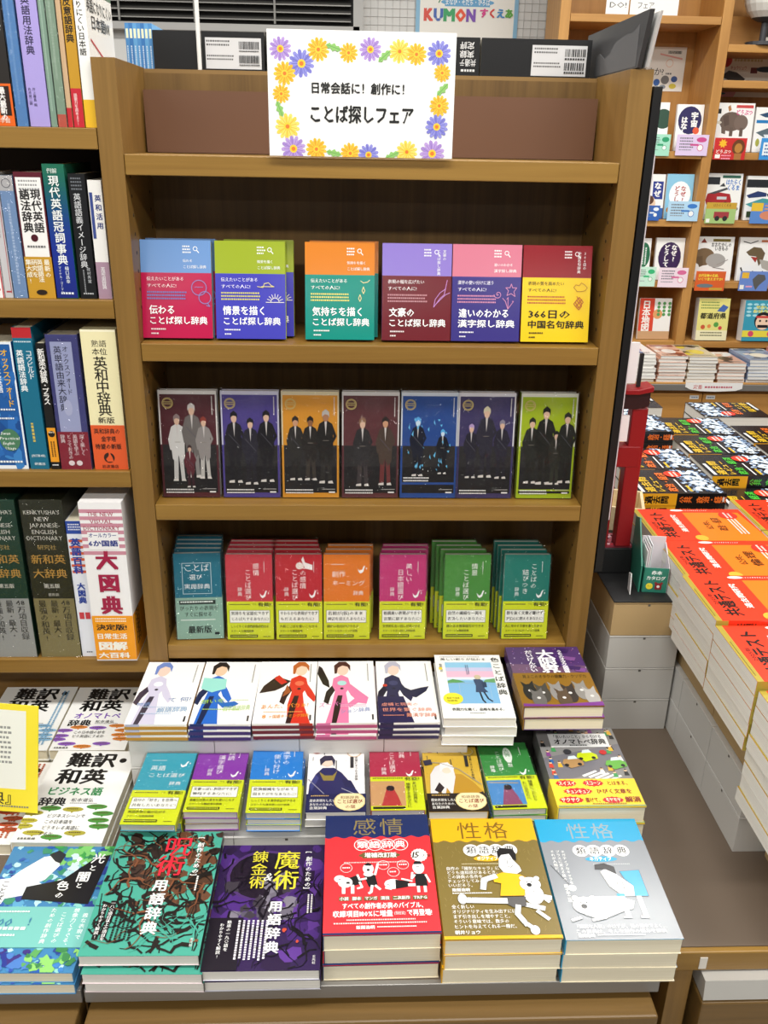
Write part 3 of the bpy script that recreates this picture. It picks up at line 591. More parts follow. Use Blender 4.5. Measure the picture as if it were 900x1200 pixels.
o = book('paperback', 'dark purple starry paperback with a gold band of cartoon beasts, on top of stack', .126, .177, .021, '4a2c66', dg, band=(.094, '8a6420', bandb, []), pg='c', rough=.3, group='paperbacks at the right end of the back row')
lie(o, .5815, -.18, .6745, .008); stack_under(o, 2, .021, 'dark purple starry paperback with a gold band', .583, -.181, .6745, -.01, 'paperbacks at the right end of the back row', .003, 5)

# ------------------------------------------------------------------ middle row: sleeved word dictionaries and others
def sag(c):
    return lambda x, y, z: (x, y, z + (c*(x/.076)*0 + c*max(0, 1-x/.07)*max(0, (y-.07)/.08)))
ko = [('C', 50, 42, 42, 'b43a50')]
kot = [('V', 58, 10, 13, '古典', 'f2f0ee', {'b': .004}), ('V', 38, 14, 13, 'ことば選び', 'f2f0ee', {'b': .004, 'p': 1.0}), ('V', 22, 38, 11, '辞典', 'f2f0ee', {'b': .002}), ('VG', 82, 8, 1, 12, 1.8, 'e8e6e4')]+bird(70, 46)
def kot_band(c1, c2, txt): return (.073, BY, [('G', 5, 3, 60, 1, 3.4, '3a3a1c'), ('T', 66, 1, 11, '有能!', '2c2c18', {'b': .02, 'w': 30}), ('R', 0, 14, 66, 74, c1), ('P', [20, 88, 30, 40, 44, 36, 52, 60, 58, 88], c2), ('C', 38, 36, 8, '2a2024'), ('L', [4, 20, 60, 24], 2, 'c8a45a'), ('V', 80, 16, 9, txt[0], '2c2c18', {'p': .95}), ('V', 68, 20, 9, txt[1], '2c2c18', {'p': .95}), ('R', 4, 91, 60, 6, '23231c')], [])
KB['koten'] = ('b0304c', kot, kot_band('c89a6a', 'b43c3c', ('あはれな世界を', '想像するあなたに')))
KB['kotenjokei'] = ('3c8a44', [('E', 56, 20, 9, 12, 'e8efe6'), ('V', 50, 11, 12, '古典', '3c8a44', {'b': .004})]+[('V', 50, 27, 12, '情景', 'f2f0ee', {'b': .004}), ('V', 30, 14, 12, 'ことば選び', 'f2f0ee', {'b': .004}), ('V', 14, 36, 10, '辞典', 'f2f0ee'), ('VG', 82, 8, 1, 12, 1.8, 'e8e6e4')]+bird(70, 46), kot_band('4a86c0', '8a4a6a', ('情景にこだわり', 'たいあなたへ')))
def blade(bg, robe, hair, acc, ring, seed):
    r = random.Random(seed); a = []
    for _ in range(60): a.append(('C', r.random()*100, r.random()*70, .5, acc))
    a += [('L', [28, 3, 28, 12], 1.6, '2a2a2a'), ('L', [50, 22, 50, 40], 1.6, '3a3a3a'), ('L', [8, 16, 8, 22], 1, '3a3a3a'), ('E', 14, 7, 9, 3.6, 'b03a34'), ('T', 8, 4.5, 8, '刀剣', '2a1a1a', {'b': .03}), ('O', 82, 9, 13, 1.2, ring), ('O', 82, 9, 11, .8, 'd8d2b0'), ('R', 75, 16, 6, 18, '2a2a2e'), ('V', 83, 16, 7, '言葉にまつわる辞典', '2a2a2a', {'wx': .8})]
    return a
fa = blade('f0eeec', '', '', '6a6a74', 'c8a080', 2)+[('P', [2, 92, 4, 60, 14, 44, 26, 34, 46, 34, 60, 42, 78, 60, 96, 80, 96, 92], '262a58'), ('P', [4, 60, 14, 44, 20, 50, 8, 70], '3a4078'), ('P', [20, 40, 30, 46, 44, 46, 52, 39, 46, 54, 28, 54], '8a7a3a'), ('C', 34, 26, 10, 'e8ccb8'), ('P', [22, 30, 20, 20, 28, 14, 42, 14, 48, 22, 46, 32, 42, 22, 30, 23], '2c2640'), ('P', [60, 52, 76, 54, 84, 66, 66, 64], '20244c'), ('L', [2, 52, 30, 74, 44, 84], 1.6, '8a8a98'), ('L', [60, 66, 98, 80], 1.4, 'a8a8b0'), ('P', [30, 84, 44, 74, 64, 76, 74, 86, 60, 92, 34, 92], '7a2a28')]
fb = blade('c8a43a', '', '', '6a5a2a', '9a8a4a', 4)+[('P', [8, 60, 20, 46, 40, 44, 66, 46, 84, 58, 98, 72, 98, 84, 60, 86, 36, 80], 'b08420'), ('P', [6, 80, 10, 46, 20, 34, 36, 28, 52, 32, 54, 50, 44, 78, 36, 66, 30, 84, 24, 66, 14, 84], 'd8d4d4'), ('P', [14, 70, 24, 58, 32, 66, 24, 74], '2a2024'), ('C', 40, 40, 8, 'e8ccb8'), ('P', [28, 42, 30, 28, 44, 27, 54, 36, 50, 44, 44, 35, 36, 36], 'e4e0e0'), ('L', [2, 26, 30, 28, 62, 38, 98, 62], 1.4, '8a8a90'), ('P', [82, 76, 98, 72, 100, 80, 88, 84], '2a2024'), ('P', [0, 24, 14, 22, 16, 30, 2, 32], '2a2a40')]
def bl_band(c): return (.038, c, [('G', 8, 8, 30, 1, 3, 'c8a45a'), ('T', 6, 30, 7.5, '歴史表現をしたい', 'f0eee8', {'w': 44}), ('T', 6, 52, 7.5, 'あなたのための、', 'f0eee8', {'w': 44}), ('T', 6, 72, 7.5, '言葉辞典', 'f0eee8'), ('E', 74, 44, 27, 54, 'd8c488'), ('E', 74, 44, 25, 50, 'e6d8a8'), ('T', 58, 14, 8, '和語辞典', '7a4a2a', {'w': 32}), ('T', 52, 34, 11, 'ことば選び', '8a2a20', {'b': .02, 'w': 44}), ('T', 66, 66, 9, 'の栞', '8a2a20')], [])
G2 = 'sleeved dictionaries in the middle row'
o = kb('eigo', 'light teal sleeved dictionary lying tilted, on top of stack', G2); lie(o, -.004, -.358, .618, -.015)
o.rotation_euler = (.03, -.02, -.05); o.location = (-.0135, -.322, .5905)
for i in (1, 2): d = dup(o, f'light teal sleeved dictionary, {ORD[i]}', G2); lie(d, -.011, -.303+.003*i, .5855-.0122*i, -.03)
def kstack(key, cn, x, y, n, ztop=.5925, rz=0, wrap=None, deform=None, jit=.0015):
    o = kb(key, f'{cn} sleeved dictionary, on top of stack', G2, wrap=FILM, deform=None)
    if deform:
        lie(o, x, y, ztop, rz); o.rotation_euler = deform
    else: lie(o, x, y, ztop, rz)
    base = kb(key, f'{cn} sleeved dictionary, second down in stack', G2, wrap=None)
    lie(base, x+.001, y+.002, ztop-.0122, 0)
    rnd = random.Random(n+len(key))
    for i in range(2, n):
        d = dup(base, f'{cn} sleeved dictionary, {ORD[i]}', G2)
        lie(d, x+rnd.uniform(-jit, jit), y+.002+rnd.uniform(-jit, jit), ztop-.0002-.0118*i, rnd.uniform(-.015, .015))
kstack('nandoku', 'violet', .0715, -.301, 3, .593, -.02)
kstack('tsukai', 'bright blue', .1615, -.304, 3, .593, 0, deform=(.03, .03, .015))
o = book('paperback', 'white paperback with a figure in a navy robe, on top of stack', .087, .148, .014, 'f0eeec', fa, spine='R', band=bl_band('20264e'), rough=.3, group=G2)
lie(o, .2475, -.302, .588, .0); stack_under(o, 2, .014, 'white paperback with a figure in a navy robe', *(.248, -.301, .588), 0, G2)
kstack('koten', 'wine red', .343, -.302, 3, .593, 0)
o = book('paperback', 'golden paperback with a white-haired figure and sword, on top of stack', .087, .15, .014, 'c8a43a', fb, spine='R', band=bl_band('241c1a'), rough=.3, group=G2)
lie(o, .427, -.303, .588, .0); stack_under(o, 2, .014, 'golden paperback with a white-haired figure and sword', *(.428, -.302, .588), 0, G2)
kstack('kotenjokei', 'grass green', .5215, -.303, 3, .593, .03)
r = random.Random(21)
on = [('R', 0, 0, 100, 100, '8a8886'), ('P', [0, 40, 100, 22, 100, 50, 0, 72], '76747a'), ('P', [30, 100, 60, 60, 74, 60, 60, 100], '9a9894')]
for i in range(5): on.append(('P', [40+i*7, 62+i*1.5, 58+i*7, 56+i*1.5, 60+i*7, 57.5+i*1.5, 42+i*7, 64+i*1.5], 'f0f0ee'))
def car(x, y, c): return [('P', [x-13, y, x-10, y-5, x+4, y-8, x+13, y-3, x+13, y+2, x-4, y+6], c), ('P', [x-5, y-5, x-3, y-9, x+5, y-10, x+8, y-6], 'd8e4e8'), ('C', x-8, y+2, 2.6, '2a2a2a'), ('C', x+8, y+1, 2.6, '2a2a2a')]
for _ in range(46):
    x, y = r.random()*96+2, r.choice([r.random()*20, 20+r.random()*44]); c = r.choice(['d04a3a', '3a6aa8', '4a9a5a', 'e0b03a', '8a4a8a', 'f0f0ea', '2a2a2a', 'd88a3a'])
    if 25 < y < 60 and 20 < x < 70 and r.random() < .7: continue
    on += [('P', [x-3, y+4, x-2, y-1, x+2, y-1, x+3, y+4], c), ('C', x, y-2.2, 2, 'e8c8a8'), ('P', [x-2, y-2.5, x, y-4.4, x+2, y-2.5], r.choice(['2a2020', '5a3a20']))]
on += car(54, 40, 'c8d820')+car(86, 50, '6ab04a')+car(34, 48, 'b08a5a')+[('C', 76, 34, 4.5, 'c02a2a'), ('C', 32, 33, 5, '3a3a3e'), ('R', 14, 9, 74, 18, 'f4f4f2'), ('T', 18, 10.5, 7.6, '「言いたいこと」から引ける', '1a1a1a', {'w': 64, 'b': .02}), ('T', 19, 16, 11.5, 'オノマトペ辞典', '111111', {'w': 66, 'b': .035}), ('G', 38, 24, 22, 1, 2.4, '3a3a3a')]
def burst(x, y, w, h): return [('P', sum([[x+w/2+(w/2)*(1 if i % 2 else .86)*math.cos(2*PI*i/28), y+h/2+(h/2)*(1 if i % 2 else .8)*math.sin(2*PI*i/28)] for i in range(28)], []), 'c8202a')]
onb = [('R', 0, 0, 100, 94, 'f6d23a')]+burst(4, 3, 26, 26)+burst(36, 3, 26, 26)+burst(10, 32, 36, 26)+burst(2, 62, 30, 26)+burst(52, 64, 26, 24)+[
    ('T', 8, 8, 8, 'スイスイ', 'f6f0d0', {'w': 20, 'b': .03}), ('T', 40, 8, 8, 'スコーン', 'f6f0d0', {'w': 18, 'b': .03}), ('T', 65, 9, 8, 'とはまる、', '8a2a1a', {'w': 28, 'b': .02}), ('T', 14, 38, 8, 'キュンキュン', 'f6f0d0', {'w': 28, 'b': .03}), ('T', 49, 38, 8.4, 'ひびく文章を', '8a2a1a', {'w': 42, 'b': .02}),
    ('T', 5, 68, 8, 'サクサク', 'f6f0d0', {'w': 22, 'b': .03}), ('T', 33, 68, 8.4, '書けて、', '8a2a1a', {'w': 20, 'b': .02}), ('T', 56, 70, 7, 'モヤモヤ', 'f6f0d0', {'w': 18, 'b': .03}), ('T', 79, 66, 10, '解消', '8a2a1a', {'w': 18, 'b': .03}), ('G', 40, 88, 40, 1, 2, '8a6a2a'), ('R', 0, 94, 100, 6, '9aa86a')]
o = book('paperback', 'thick paperback with a crowded street cartoon cover, on top of stack', .1285, .19, .03, '8a8886', on, band=(.062, 'f6d23a', onb, []), pg='c', rough=.3, group='street cartoon paperbacks')
lie(o, .6155, -.309, .5815, .0); stack_under(o, 2, .03, 'thick paperback with a crowded street cartoon cover', .617, -.307, .5815, -.01, 'street cartoon paperbacks', .002, 9)

# ------------------------------------------------------------------ front row on the counter
def wavy(y, c, c2):
    p = [0, 100, 0, y]
    for i in range(1, 41): p += [i*2.5, y+.9*math.sin(i*1.1)]
    return ('P', p+[100, 100], c)
def ovals(c, txt, tc): return [('C', 35+i*12, 29.5, 7.6, c) for i in range(4)]+[('T', 30+i*12, 25.8, 10, ch, tc, {'b': .015}) for i, ch in enumerate(txt)]
def runner(x, y, s, shirt, pts=0): return []
wh = 'f4f4f2'
def inked(cmds, c='2a2a2c', t=.5):
    out = []
    for q in cmds:
        if q[0] == 'E': out.append(('E', q[1], q[2], q[3]+t*.6, q[4]+t*.42, c))
        elif q[0] == 'C' and q[4] == wh: out.append(('C', q[1], q[2], q[3]+t*.6, c))
        elif q[0] == 'L' and q[2] > 1.5: out.append(('L', q[1], q[2]+t*1.2, c))
        elif q[0] == 'P': out.append(('L', list(q[1])+list(q[1][:2]), t*1.2, c))
        out.append(q)
    return out
k1 = [('R', 0, 0, 100, 100, '1c2c5c'), ('T', 26, 3.2, 24, '感', '8a7a4a', {'b': .002}), ('T', 52, 3.2, 24, '情', '8a7a4a', {'b': .002}), wavy(21, 'e8333a', 0)]
k1 += [('O', 35+i*12, 28, 7.6, .7, wh) for i in range(4)]+[('T', 30+i*12, 24.4, 10, ch, wh, {'b': .02}) for i, ch in enumerate('類語辞典')]
k1 += [('E', 51, 37.4, 19.5, 2.7, '6a5c34'), ('R', 35, 34.9, 32, 5, '6a5c34'), ('T', 37, 35, 6.6, '増補改訂版', wh, {'w': 30, 'b': .03}), ('G', 18, 43, 58, 1, 1.6, 'f0c8c4')]
k1 += [('P', sum([[88+8*(1 if i % 2 else .9)*math.cos(2*PI*i/32), 38+5.8*(1 if i % 2 else .9)*math.sin(2*PI*i/32)] for i in range(32)], []), wh), ('T', 81, 34, 10, '15', '3a2e1c', {'b': .03, 's': .2}), ('T', 91, 37, 4, '万部', '3a2e1c')]
for x, y in ((20, 48), (54, 46), (72, 46), (63, 52)): k1 += [('O', x, y, 5.5, .4, wh), ('G', x-3.5, y-.7, 7, 1, 1.8, wh)]
k1 += [('P', [20, 57, 30, 54, 34, 57, 34, 61, 26, 63], '1a1a1c'), ('E', 19, 60, 6.5, 4.2, wh), ('E', 14, 57, 5, 3, wh), ('R', 16, 62, 3, 7, wh), ('R', 24, 62, 3, 7, wh), ('L', [32, 60, 34, 64, 30, 65], 2, wh), ('L', [13, 57.5, 15, 57.5], .8, '1a1a1c'), ('R', 20, 59.5, 3, 1.6, '1a1a1c'),
       ('E', 40, 49, 5, 4.6, wh), ('P', [36, 45.5, 40, 43.8, 44, 45.5, 42, 46.6, 38, 46.4], '1a1a1c'), ('P', [36, 55, 46, 54, 48, 62, 46, 64, 40, 64], '1a1a1c'), ('E', 40, 53.5, 4.5, 2, wh), ('L', [46, 54, 49, 45], 2.2, wh), ('L', [38, 57, 32, 58, 30, 54], 2, wh), ('L', [43, 63, 42, 68, 40, 69], 2.4, wh), ('L', [46, 63, 50, 66], 2.4, wh), ('C', 40, 50, 1.4, '1a1a1c'),
       ('E', 62, 62, 8, 4, wh), ('P', [64, 58.5, 76, 60, 78, 64, 64, 66], '1a1a1c'), ('L', [76, 63, 82, 63], 3, wh), ('L', [55, 65, 60, 66], 2, wh), ('L', [70, 58, 79, 60], 1.8, wh), ('L', [56, 62, 59, 63], .6, '1a1a1c'),
       ('E', 86, 49, 5.4, 5.2, wh), ('P', [81.5, 46, 83, 43.4, 88, 43.4, 90, 46], '1a1a1c'), ('P', [82, 54, 92, 54, 93, 64, 82, 64], '1a1a1c'), ('L', [82, 55, 79, 58, 80, 53], 2, wh), ('L', [92, 55, 95, 61], 2, wh), ('R', 83, 64, 2.6, 5, wh), ('R', 89, 64, 2.6, 5, wh), ('L', [84, 48, 87, 48], .6, '1a1a1c')]
for x, w_, s in ((14, 8, '小説'), (25, 8, '脚本'), (36, 11, 'マンガ'), (50, 8, '演技'), (61, 15, '二次創作'), (79, 12, 'TRPG')): k1 += [('R', x-.6, 71.6, w_+1.2, 3.2, '6a5c34'), ('T', x, 71.6, 4.4, s, wh, {'w': w_, 'b': .02})]
k1 += [('T', 16, 76.6, 7, 'すべての創作者必携のバイブル、', wh, {'w': 74, 'b': .03}), ('T', 8, 82.4, 7.4, '収録項目180%に増量', wh, {'w': 52, 'b': .03}), ('T', 61, 83.4, 4, '(当社比)', wh, {'w': 10}), ('T', 72, 82.2, 7.4, 'で再登場!', wh, {'w': 22, 'b': .03}), ('G', 20, 89, 60, 1, 1.8, 'f4d0cc'), ('G', 9, 91.4, 80, 1, 1.8, 'f4d0cc'), ('T', 28, 93.6, 4, '飯間浩明', wh, {'b': .03}), ('G', 46, 94.4, 34, 1, 1.4, wh), ('R', 0, 98.6, 100, 1.4, '1c2c5c')]
def bear(x, y, s): return [('E', x, y, 9*s, 5.4*s, wh), ('C', x-6*s, y-4.6*s, 2.4*s, wh), ('C', x+6.5*s, y-4.4*s, 2.4*s, wh), ('C', x-1*s, y+.6*s, 2.2*s, '1a1a1c'), ('C', x-2.6*s, y-1.6*s, .6*s, '1a1a1c'), ('C', x+1.5*s, y-1.6*s, .6*s, '1a1a1c')]
r = random.Random(4)
def flecks(c, n): return [('L', [x, y, x+r.uniform(-2, 2), y+r.uniform(1.2, 3)], .35, c) for x, y in [(r.random()*98, 22+r.random()*74) for _ in range(n)]]
k2 = [('R', 0, 0, 100, 100, 'e8ae1a'), ('T', 24, 3, 24, '性', '7a5c1c', {'b': -.006}), ('T', 50, 3, 24, '格', '7a5c1c', {'b': -.006}), wavy(21, '7c6a34', 0)]+flecks('94824e', 130)+ovals(wh, '類語辞典', '2a2822')
k2 += [('E', 49, 37, 13, 2.4, 'e8ae1a'), ('T', 39, 35, 5.2, 'ポジティブ', wh, {'w': 20, 'b': .03}), ('G', 24, 41, 40, 1, 1.5, 'c8bc94')]
for i, s in enumerate(('自作の「陽気なキャラ」に', 'どうも違和感があるとき、', 'この辞典の条件を', 'チェックしてみると', 'いいだろう。')): k2.append(('T', 9, 43.6+i*3.5, 4.6, s, wh, {'w': len(s)*4.1}))
k2 += [('T', 12, 61.4, 4, '飯間浩明', wh, {'b': .03}), ('G', 12, 65, 36, 1, 1.4, wh)]
for i, s in enumerate(('全く新しい', 'オリジナリティを生み出すには、', 'まず引き出しを増やすこと。', 'そういう意味では、数多の', 'ヒントを与えてくれる一冊だ。')): k2.append(('T', 9.5, 74.4+i*3.7, 4.6, s, wh, {'w': len(s)*4.0}))
k2 += [('T', 9.5, 93.4, 4.4, '朝井リョウ', wh, {'b': .02})]
_i2 = len(k2)
k2 += [('L', [78, 66, 98, 70], 5, wh), ('E', 84, 67, 9, 8, wh), ('L', [84, 62, 90, 68, 96, 73], 3.2, wh), ('L', [80, 76, 90, 78], 5, wh), ('L', [84, 80, 92, 86], 3.6, wh), ('L', [66, 73, 80, 76], 4.6, wh)]
k2 += [('P', [58, 44, 60, 34, 70, 32, 72, 38, 77, 44, 78, 48, 70, 52, 62, 50], wh), ('P', [59, 37, 59, 31, 63, 28, 73, 29, 76, 33, 75, 39, 72, 37, 70, 33, 62, 34], '1c1a1c'), ('L', [64, 38, 66, 38], .8, '1a1a1c'), ('L', [69, 38, 71, 38], .8, '1a1a1c'), ('L', [66, 44, 69, 45, 71, 43], .5, '1a1a1c'), ('L', [67, 39, 66, 42], .5, '1a1a1c'),
       ('P', [50, 52, 60, 49, 76, 51, 82, 54, 78, 58, 76, 68, 54, 68, 57, 58, 51, 57], 'f2b81c'), ('L', [53, 52, 42, 55, 40, 62], 5.4, wh), ('P', [56, 69, 76, 69, 75, 76, 64, 77, 58, 74], '5c5a5a'), ('L', [58, 72, 24, 71], 6, wh), ('E', 20, 70, 4, 4, wh), ('L', [68, 76, 66, 82, 72, 90], 4.8, wh), ('E', 78, 94, 4, 3.4, wh), ('L', [70, 88, 76, 92], 4, wh), ('L', [28, 69, 28, 73], .4, '3a3a3a'), ('L', [70, 90, 73, 88], .4, '3a3a3a')]
k2 += bear(83, 59, 1.05)
k2[_i2:] = inked(k2[_i2:])
k2 += [('R', 0, 97.6, 100, 2.4, 'e8ae1a')]
k3 = [('R', 0, 0, 100, 100, '2fa0cc'), ('T', 28, 4, 22, '性', '8ea4ac', {'b': -.006}), ('T', 52, 4, 22, '格', '8ea4ac', {'b': -.006}), wavy(21, '8e9298', 0)]+[('C', 36+i*13, 29.5, 7.4, wh) for i in range(4)]+[('T', 31.4+i*13, 26.2, 9.6, ch, '2a2a2c', {'b': .015}) for i, ch in enumerate('類語辞典')]
k3 += [('E', 53, 37, 15, 2.4, '2fa0cc'), ('T', 42, 35, 5.2, 'ネガティブ', wh, {'w': 21, 'b': .03}), ('G', 44, 41, 34, 1, 1.5, 'b8bcc0'),
       ('V', 17, 29, 3.8, 'ネガティブなキャラを', wh, {'p': 1.1}), ('V', 12, 29, 3.8, 'プラスに変える技の、', wh, {'p': 1.1}), ('V', 7, 29, 3.8, 'それが人間だ。', wh, {'p': 1.1}), ('V', 11, 58, 4, '藤子不二雄', wh, {'b': .02}),
       ('L', [4, 42, 10, 50, 16, 58], .5, '3a3a3e'), ('C', 18, 61, 3.6, wh),
       ]; _i3 = len(k3)
k3 += [('P', [48, 48, 56, 44, 64, 52, 74, 60, 74, 68, 62, 68, 52, 60], wh), ('P', [44, 46, 45, 42, 54, 41, 62, 44, 62, 50, 58, 48, 54, 46], '2c2a2c'), ('P', [66, 48, 84, 47, 84, 68, 72, 68, 74, 60, 68, 54], '2fa0cc'), ('R', 56, 66, 7, 4, '2fa0cc'), ('R', 58, 68, 4.4, 15, wh), ('R', 73, 68, 4.4, 15, wh), ('L', [54, 52, 58, 53], .6, '1a1a1c'), ('L', [60, 56, 65, 57, 65, 62, 60, 61, 60, 56], .5, '1a1a1c'), ('L', [56, 84, 62, 84], 2.4, wh), ('L', [71, 84, 77, 84], 2.4, wh),
       ('P', [18, 74, 34, 68, 56, 68, 70, 72, 66, 78, 56, 80, 36, 86, 22, 82], wh), ('L', [18, 84, 10, 86], 3, wh), ('L', [28, 86, 40, 84], 3, wh)]+bear(25, 75, 1.25)
k3[_i3:] = inked(k3[_i3:])
k3 += [('T', 10, 89.2, 4.6, '「臆病な人物」のはずが、話の途中でよく…', wh, {'w': 80}), ('T', 10, 92.8, 4.6, 'この辞典は、そんな創作の悩みを解決', wh, {'w': 78}), ('T', 11, 96.2, 3.6, '飯間浩明', wh, {'b': .03}), ('G', 28, 96.6, 40, 1, 1.3, wh)]
FR = 'writers reference books in the front row'
for nm, col, art_, x, y, rz, rough in (('red and navy paperback with cartoon men in black vests', '1c2c5c', k1, .279, -.5145, .008, .32), ('mustard and olive paperback with a kicking cartoon man and white bear', 'e8ae1a', k2, .4283, -.524, .0, .32), ('sky blue and grey paperback with a drooping cartoon man', '2fa0cc', k3, .578, -.5265, -.004, .2)):
    o = book('reference_paperback', nm+', on top of stack', .1468, .21, .0255, col, art_, back_col='dcd2b8', spine_col=col, pg='c', rough=rough, group=FR, ct=.0009)
    lie(o, x, y, .5728, rz); stack_under(o, 3, .0255, nm, x+.0005, y+.002, .5728, rz, FR, .0018, int(x*100), rzj=.006)

# dark fantasy dictionaries, vertical text, spine at the right
def branches(c, n, seed, x0=0, y0=0, x1=100, y1=100, wd=2.2):
    r = random.Random(seed); a = []
    for _ in range(n):
        x, y = x0+r.random()*(x1-x0), y0+r.random()*(y1-y0); an = r.random()*6.28; w_ = wd*(.4+r.random()); p = [x, y]
        for s in range(7):
            an += r.uniform(-.8, .8); nx, ny = x+6*math.cos(an), y+4.2*math.sin(an)
            if not (0 < nx < 100 and 0 < ny < 99): break
            a.append(('L', [x, y, nx, ny], w_, c)); x, y = nx, ny; w_ *= .82
    return a
def blobs(cols, n, seed, x0=0, y0=0, x1=100, y1=100, s=10):
    r = random.Random(seed); a = []
    for _ in range(n):
        x, y = x0+r.random()*(x1-x0), y0+r.random()*(y1-y0); p = []; rr = s*(.4+.8*r.random())
        for i in range(9):
            q = rr*(.5+.7*r.random()); p += [min(100, max(0, x+q*math.cos(i*.698))), min(100, max(0, y+q*.7*math.sin(i*.698)))]
        a.append(('P', p, r.choice(cols)))
    return sorted(a, key=lambda q: cols.index(q[2]))
ju = [('R', 0, 0, 100, 100, '46a08c')]+blobs(['2a1e1a', '3a2a22', '4e3424', '63402c'], 70, 3, 18, 3, 98, 64, 9)+branches('46a08c', 16, 29, 10, 4, 96, 60, 2)+branches('1a1512', 90, 5, 3, 3, 97, 97, 3)+branches('7a4a30', 26, 9, 20, 10, 98, 96, 2)+branches('46a08c', 10, 19, 40, 60, 98, 96, 1.4)
ju += [('T', 47, 5, 27, '呪', 'd8283a', {'b': .016}), ('T', 44, 22, 27, '術', 'd8283a', {'b': .016}), ('V', 46, 43, 14, '用語辞典', 'f4f4f2', {'b': .03, 'p': 1.12, 's': .0}), ('V', 78, 6, 6.4, '[創作のための]', 'f4f4f2', {'b': .02}), ('VG', 84, 40, 1, 12, 2, 'e8e6e2'),
       ('R', 7, 62, 5, 27, '14110f'), ('V', 7.4, 62.5, 4, 'わかりやすく解説!', 'f4f4f2'), ('R', 13.6, 60, 5, 29, '14110f'), ('V', 14, 60.5, 4, '一八〇項目以上の項目を', 'f4f4f2', {'p': .95}), ('VG', 22, 60, 5, 29, 2.2, '1c1512'), ('V', 90, 88, 3, '玄光社', 'e8e6e2')]
GD = 'fantasy term dictionaries in the front row'
o = book('reference_paperback', 'turquoise and black paperback with tangled branches and a red title, on top of stack', .1475, .21, .0165, '46a08c', ju, spine='R', back_col='d9c9cc', spine_col='1c1614', pg='w', rough=.3, group=GD)
lie(o, -.0195, -.521, .5622, -.012)
for i in (1, 2):
    d = dup(o, f'turquoise and black paperback with tangled branches and a red title, {ORD[i]}', GD); lie(d, -.0165+.001*i, -.531+.002*i, .5622-i*.017-.004, -.02)
ma = [('R', 0, 0, 100, 100, '2c1848')]+blobs(['3e2066', '4a2878', '241238', '5a3488'], 36, 13, 0, 0, 100, 100, 13)+[('E', 44, 27, 36, 22, '4a2e6a'), ('E', 44, 27, 33, 20, '1c1224')]+blobs(['6a6472', '565060', '7c7684', '3a343e'], 22, 23, 14, 22, 72, 60, 9)+branches('0f0a16', 56, 33, 0, 10, 100, 98, 2)+blobs(['c04830'], 6, 43, 20, 70, 90, 92, 2)
ma += [('R', 0, 62, 30, 38, '140d1c'), ('V', 30, 6, 16, '錬金術', 'd8cc3a', {'b': .01, 'p': 1.0}), ('V', 52, 6, 25, '魔術', 'e0d43a', {'b': .012, 'p': 1.0}), ('T', 42, 24, 14, '&', 'f0f0e8', {'b': .0, 's': .3}), ('V', 51, 49, 13, '用語辞典', 'f4f4f2', {'b': .03, 'p': 1.14}),
       ('V', 82, 7, 6.2, '[創作のための]', 'f4f4f2', {'b': .02}), ('VG', 86, 44, 2, 14, 1.8, 'e8e6e2'), ('VG', 26, 64, 7, 28, 2.4, 'e0dce4'), ('V', 10, 66, 4, 'わかりやすく解説!', 'f4f4f2'), ('V', 16, 64, 4, '魅惑の一九〇語を', 'f4f4f2'), ('V', 93, 90, 3, '玄光社', 'e8e6e2')]
o = book('reference_paperback', 'dark purple paperback with black branches and a yellow title, on top of stack', .146, .21, .0165, '2c1848', ma, spine='R', back_col='c9c9d6', spine_col='181022', pg='w', rough=.28, group=GD)
lie(o, .1295, -.53, .5435, -.006)
d = dup(o, 'dark purple paperback with black branches and a yellow title, second down in stack', GD); lie(d, .1305, -.527, .5215, .004)
# painted colour dictionary at the far left of the front row
hk = [('R', 0, 0, 100, 100, '3f7fae')]+blobs(['b4dce0', '8ac8c0', '5aa0c8', '4a9a8a', '3a8a6a', '3f7fc0', '2a5aa8', '2a3f8a'], 230, 53, 0, 0, 100, 100, 5)+blobs(['3f9a4a', '7abf6a', '2f7a4a'], 26, 63, 40, 0, 100, 16, 7)+blobs(['e8eef0', 'c8dce0', 'a8d0d8'], 16, 73, 56, 8, 76, 40, 5)
hk += [('P', [18, 22, 34, 10, 48, 8, 52, 18, 44, 30, 30, 36, 10, 40, 12, 28], 'f2f4f4'), ('P', [10, 38, 34, 30, 44, 34, 36, 42, 14, 46], 'e4ecf0'), ('P', [38, 8, 46, 4, 54, 8, 52, 16, 46, 14], '2a2c34'), ('P', [30, 36, 60, 30, 84, 10, 96, 8, 92, 50, 30, 46], '16151a'), ('P', [0, 30, 20, 28, 14, 50, 0, 50], 'f4f4f4')]
hk += blobs(['27358a', '2f4fa8', '3a2f7a', '4a7ac0'], 30, 83, 0, 84, 60, 100, 6)+blobs(['5aa05a', '8ac86a', '3a7f4a'], 26, 93, 56, 84, 100, 100, 5)
hk += [('V', 80, 7, 13, '光', 'f4f4f2', {'b': .02}), ('V', 80, 17, 8, 'と', 'f4f4f2', {'b': .02}), ('V', 72, 23, 13, '闇', 'f4f4f2', {'b': .02}), ('V', 74, 32.5, 7, 'と', 'f4f4f2', {'b': .02}), ('V', 57, 31, 12, '色', 'f4f4f2', {'b': .02}), ('V', 59, 40, 8, 'の', 'f4f4f2', {'b': .02}), ('V', 6, 31, 8, 'ことば辞典', '2a2c34', {'p': 1.0})]
